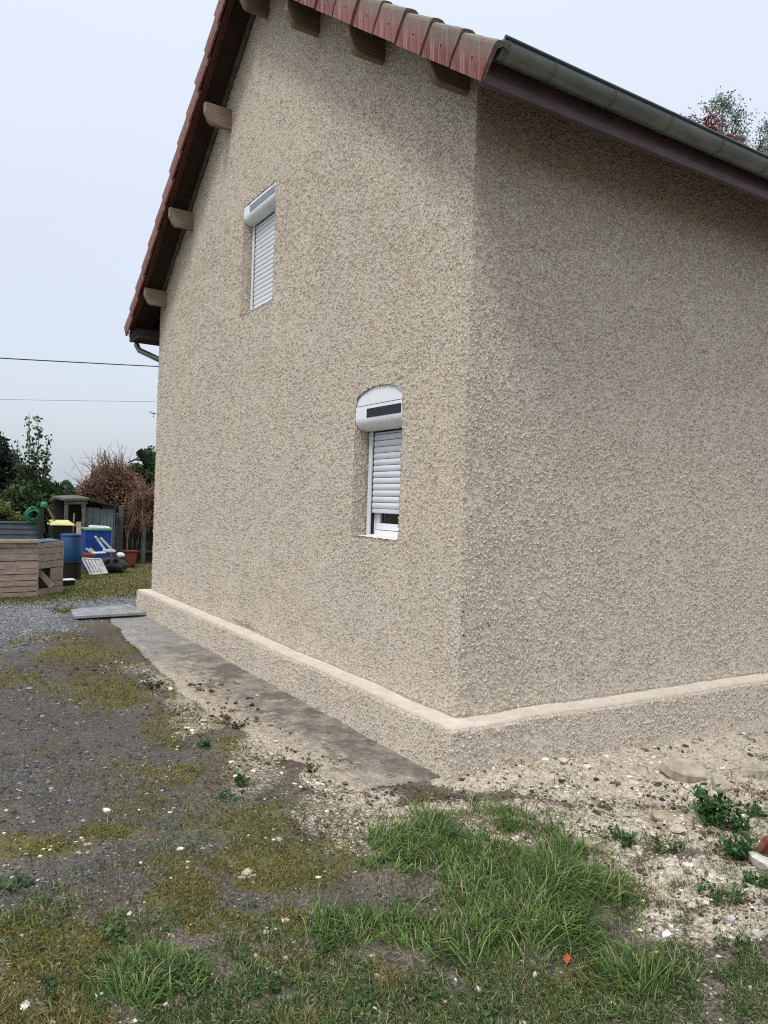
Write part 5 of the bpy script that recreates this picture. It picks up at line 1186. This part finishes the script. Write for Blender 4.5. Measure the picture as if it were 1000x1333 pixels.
# sprig poking out by the wall
sp_ = empty('creeper_sprig', (0, 0, 0), label='small leafy sprig sticking out past the far corner of the house wall', cat='plant')
p0 = np.array(ony(214, 541, 7.32)); p1 = np.array(ony(196, 538, 7.5)); limbs('stem', [(bent(p0, p1, 4, .1), .004, .002)], sp_)
lp = np.array([p0 + (p1 - p0) * t + RG.normal(0, .016, 3) for t in np.linspace(.35, 1.05, 14)]); link('leaves', leafmesh(lp, 14, RG.uniform(.016, .030, 14), pal(14, [(.05, .085, .04), (.035, .06, .03)], None, .2), asp=2), sp_, M['leaf'])
# trees beyond the roof on the right
def sparse_tree(name, u, v, y, L_px, n_, cols, lab, size, dark='bark'):
    c = ony(u, v, y); t = empty(name, (c[0], c[1], 0), label=lab, cat='tree'); o_ = np.array([c[0], c[1], 0])
    L = [ell(*a) for a in L_px]; segs = [(bent((0, 0, -.1), (0, 0, c[2] - .8), 6, .05), .28, .10)]; lp = []
    for e_ in L:
        ctr = np.array(e_[:3]) - o_
        b0_ = bent((0, 0, c[2] - 1.8 + RG.uniform(-.5, .5)), ctr, 5, .12); segs.append((b0_, .06, .02))
        for _ in range(16):
            d = RG.normal(0, 1, 3); d /= np.linalg.norm(d); tip = ctr + d * np.array(e_[3:]) * RG.uniform(.5, 1.1); segs.append((bent(ctr, tip, 4, .15), .014, .005))
            for _k in range(int(n_ / (16 * len(L)))): lp.append(ctr + (tip - ctr) * RG.uniform(.35, 1.1) + RG.normal(0, .10, 3))
    limbs('trunk', segs, t, dark); lp = np.array(lp)
    link('foliage', leafmesh(lp, len(lp), RG.uniform(.6, 1.2, len(lp)) * size, pal(len(lp), cols, None, .2)), t, M['leaf']); return t
GG = [(.20, .27, .21), (.14, .20, .16), (.27, .34, .25), (.10, .14, .12)]
sparse_tree('tree', 935, 215, 13, [(925, 150, 13, 14, 16, .6), (940, 175, 13, 22, 20, .6), (905, 165, 13, 14, 14, .5), (958, 155, 13, 16, 16, .5), (965, 178, 13, 12, 18, .5), (940, 135, 13, 14, 8, .5), (950, 205, 13, 25, 20, .6)], 2800, GG, 'tree with sparse grey green leaves rising behind the roof', .060)
sparse_tree('tree', 1010, 240, 13.5, [(990, 190, 13.5, 10, 10, .5), (1002, 172, 13.5, 10, 12, .5), (1000, 205, 13.5, 18, 14, .5), (1030, 190, 13.5, 25, 25, .8), (975, 205, 13.5, 10, 8, .4)], 2200, GG, 'grey green tree at the right edge of the sky, behind the gutter', .060)
sparse_tree('plum_tree', 930, 220, 12, [(918, 168, 12, 12, 12, .5), (930, 178, 12, 18, 12, .5), (944, 182, 12, 10, 9, .4), (930, 200, 12, 26, 16, .6)], 1700, [(.20, .018, .040), (.12, .012, .03), (.28, .03, .04), (.07, .01, .02)], 'dark red leaved tree just showing above the gutter', .055)
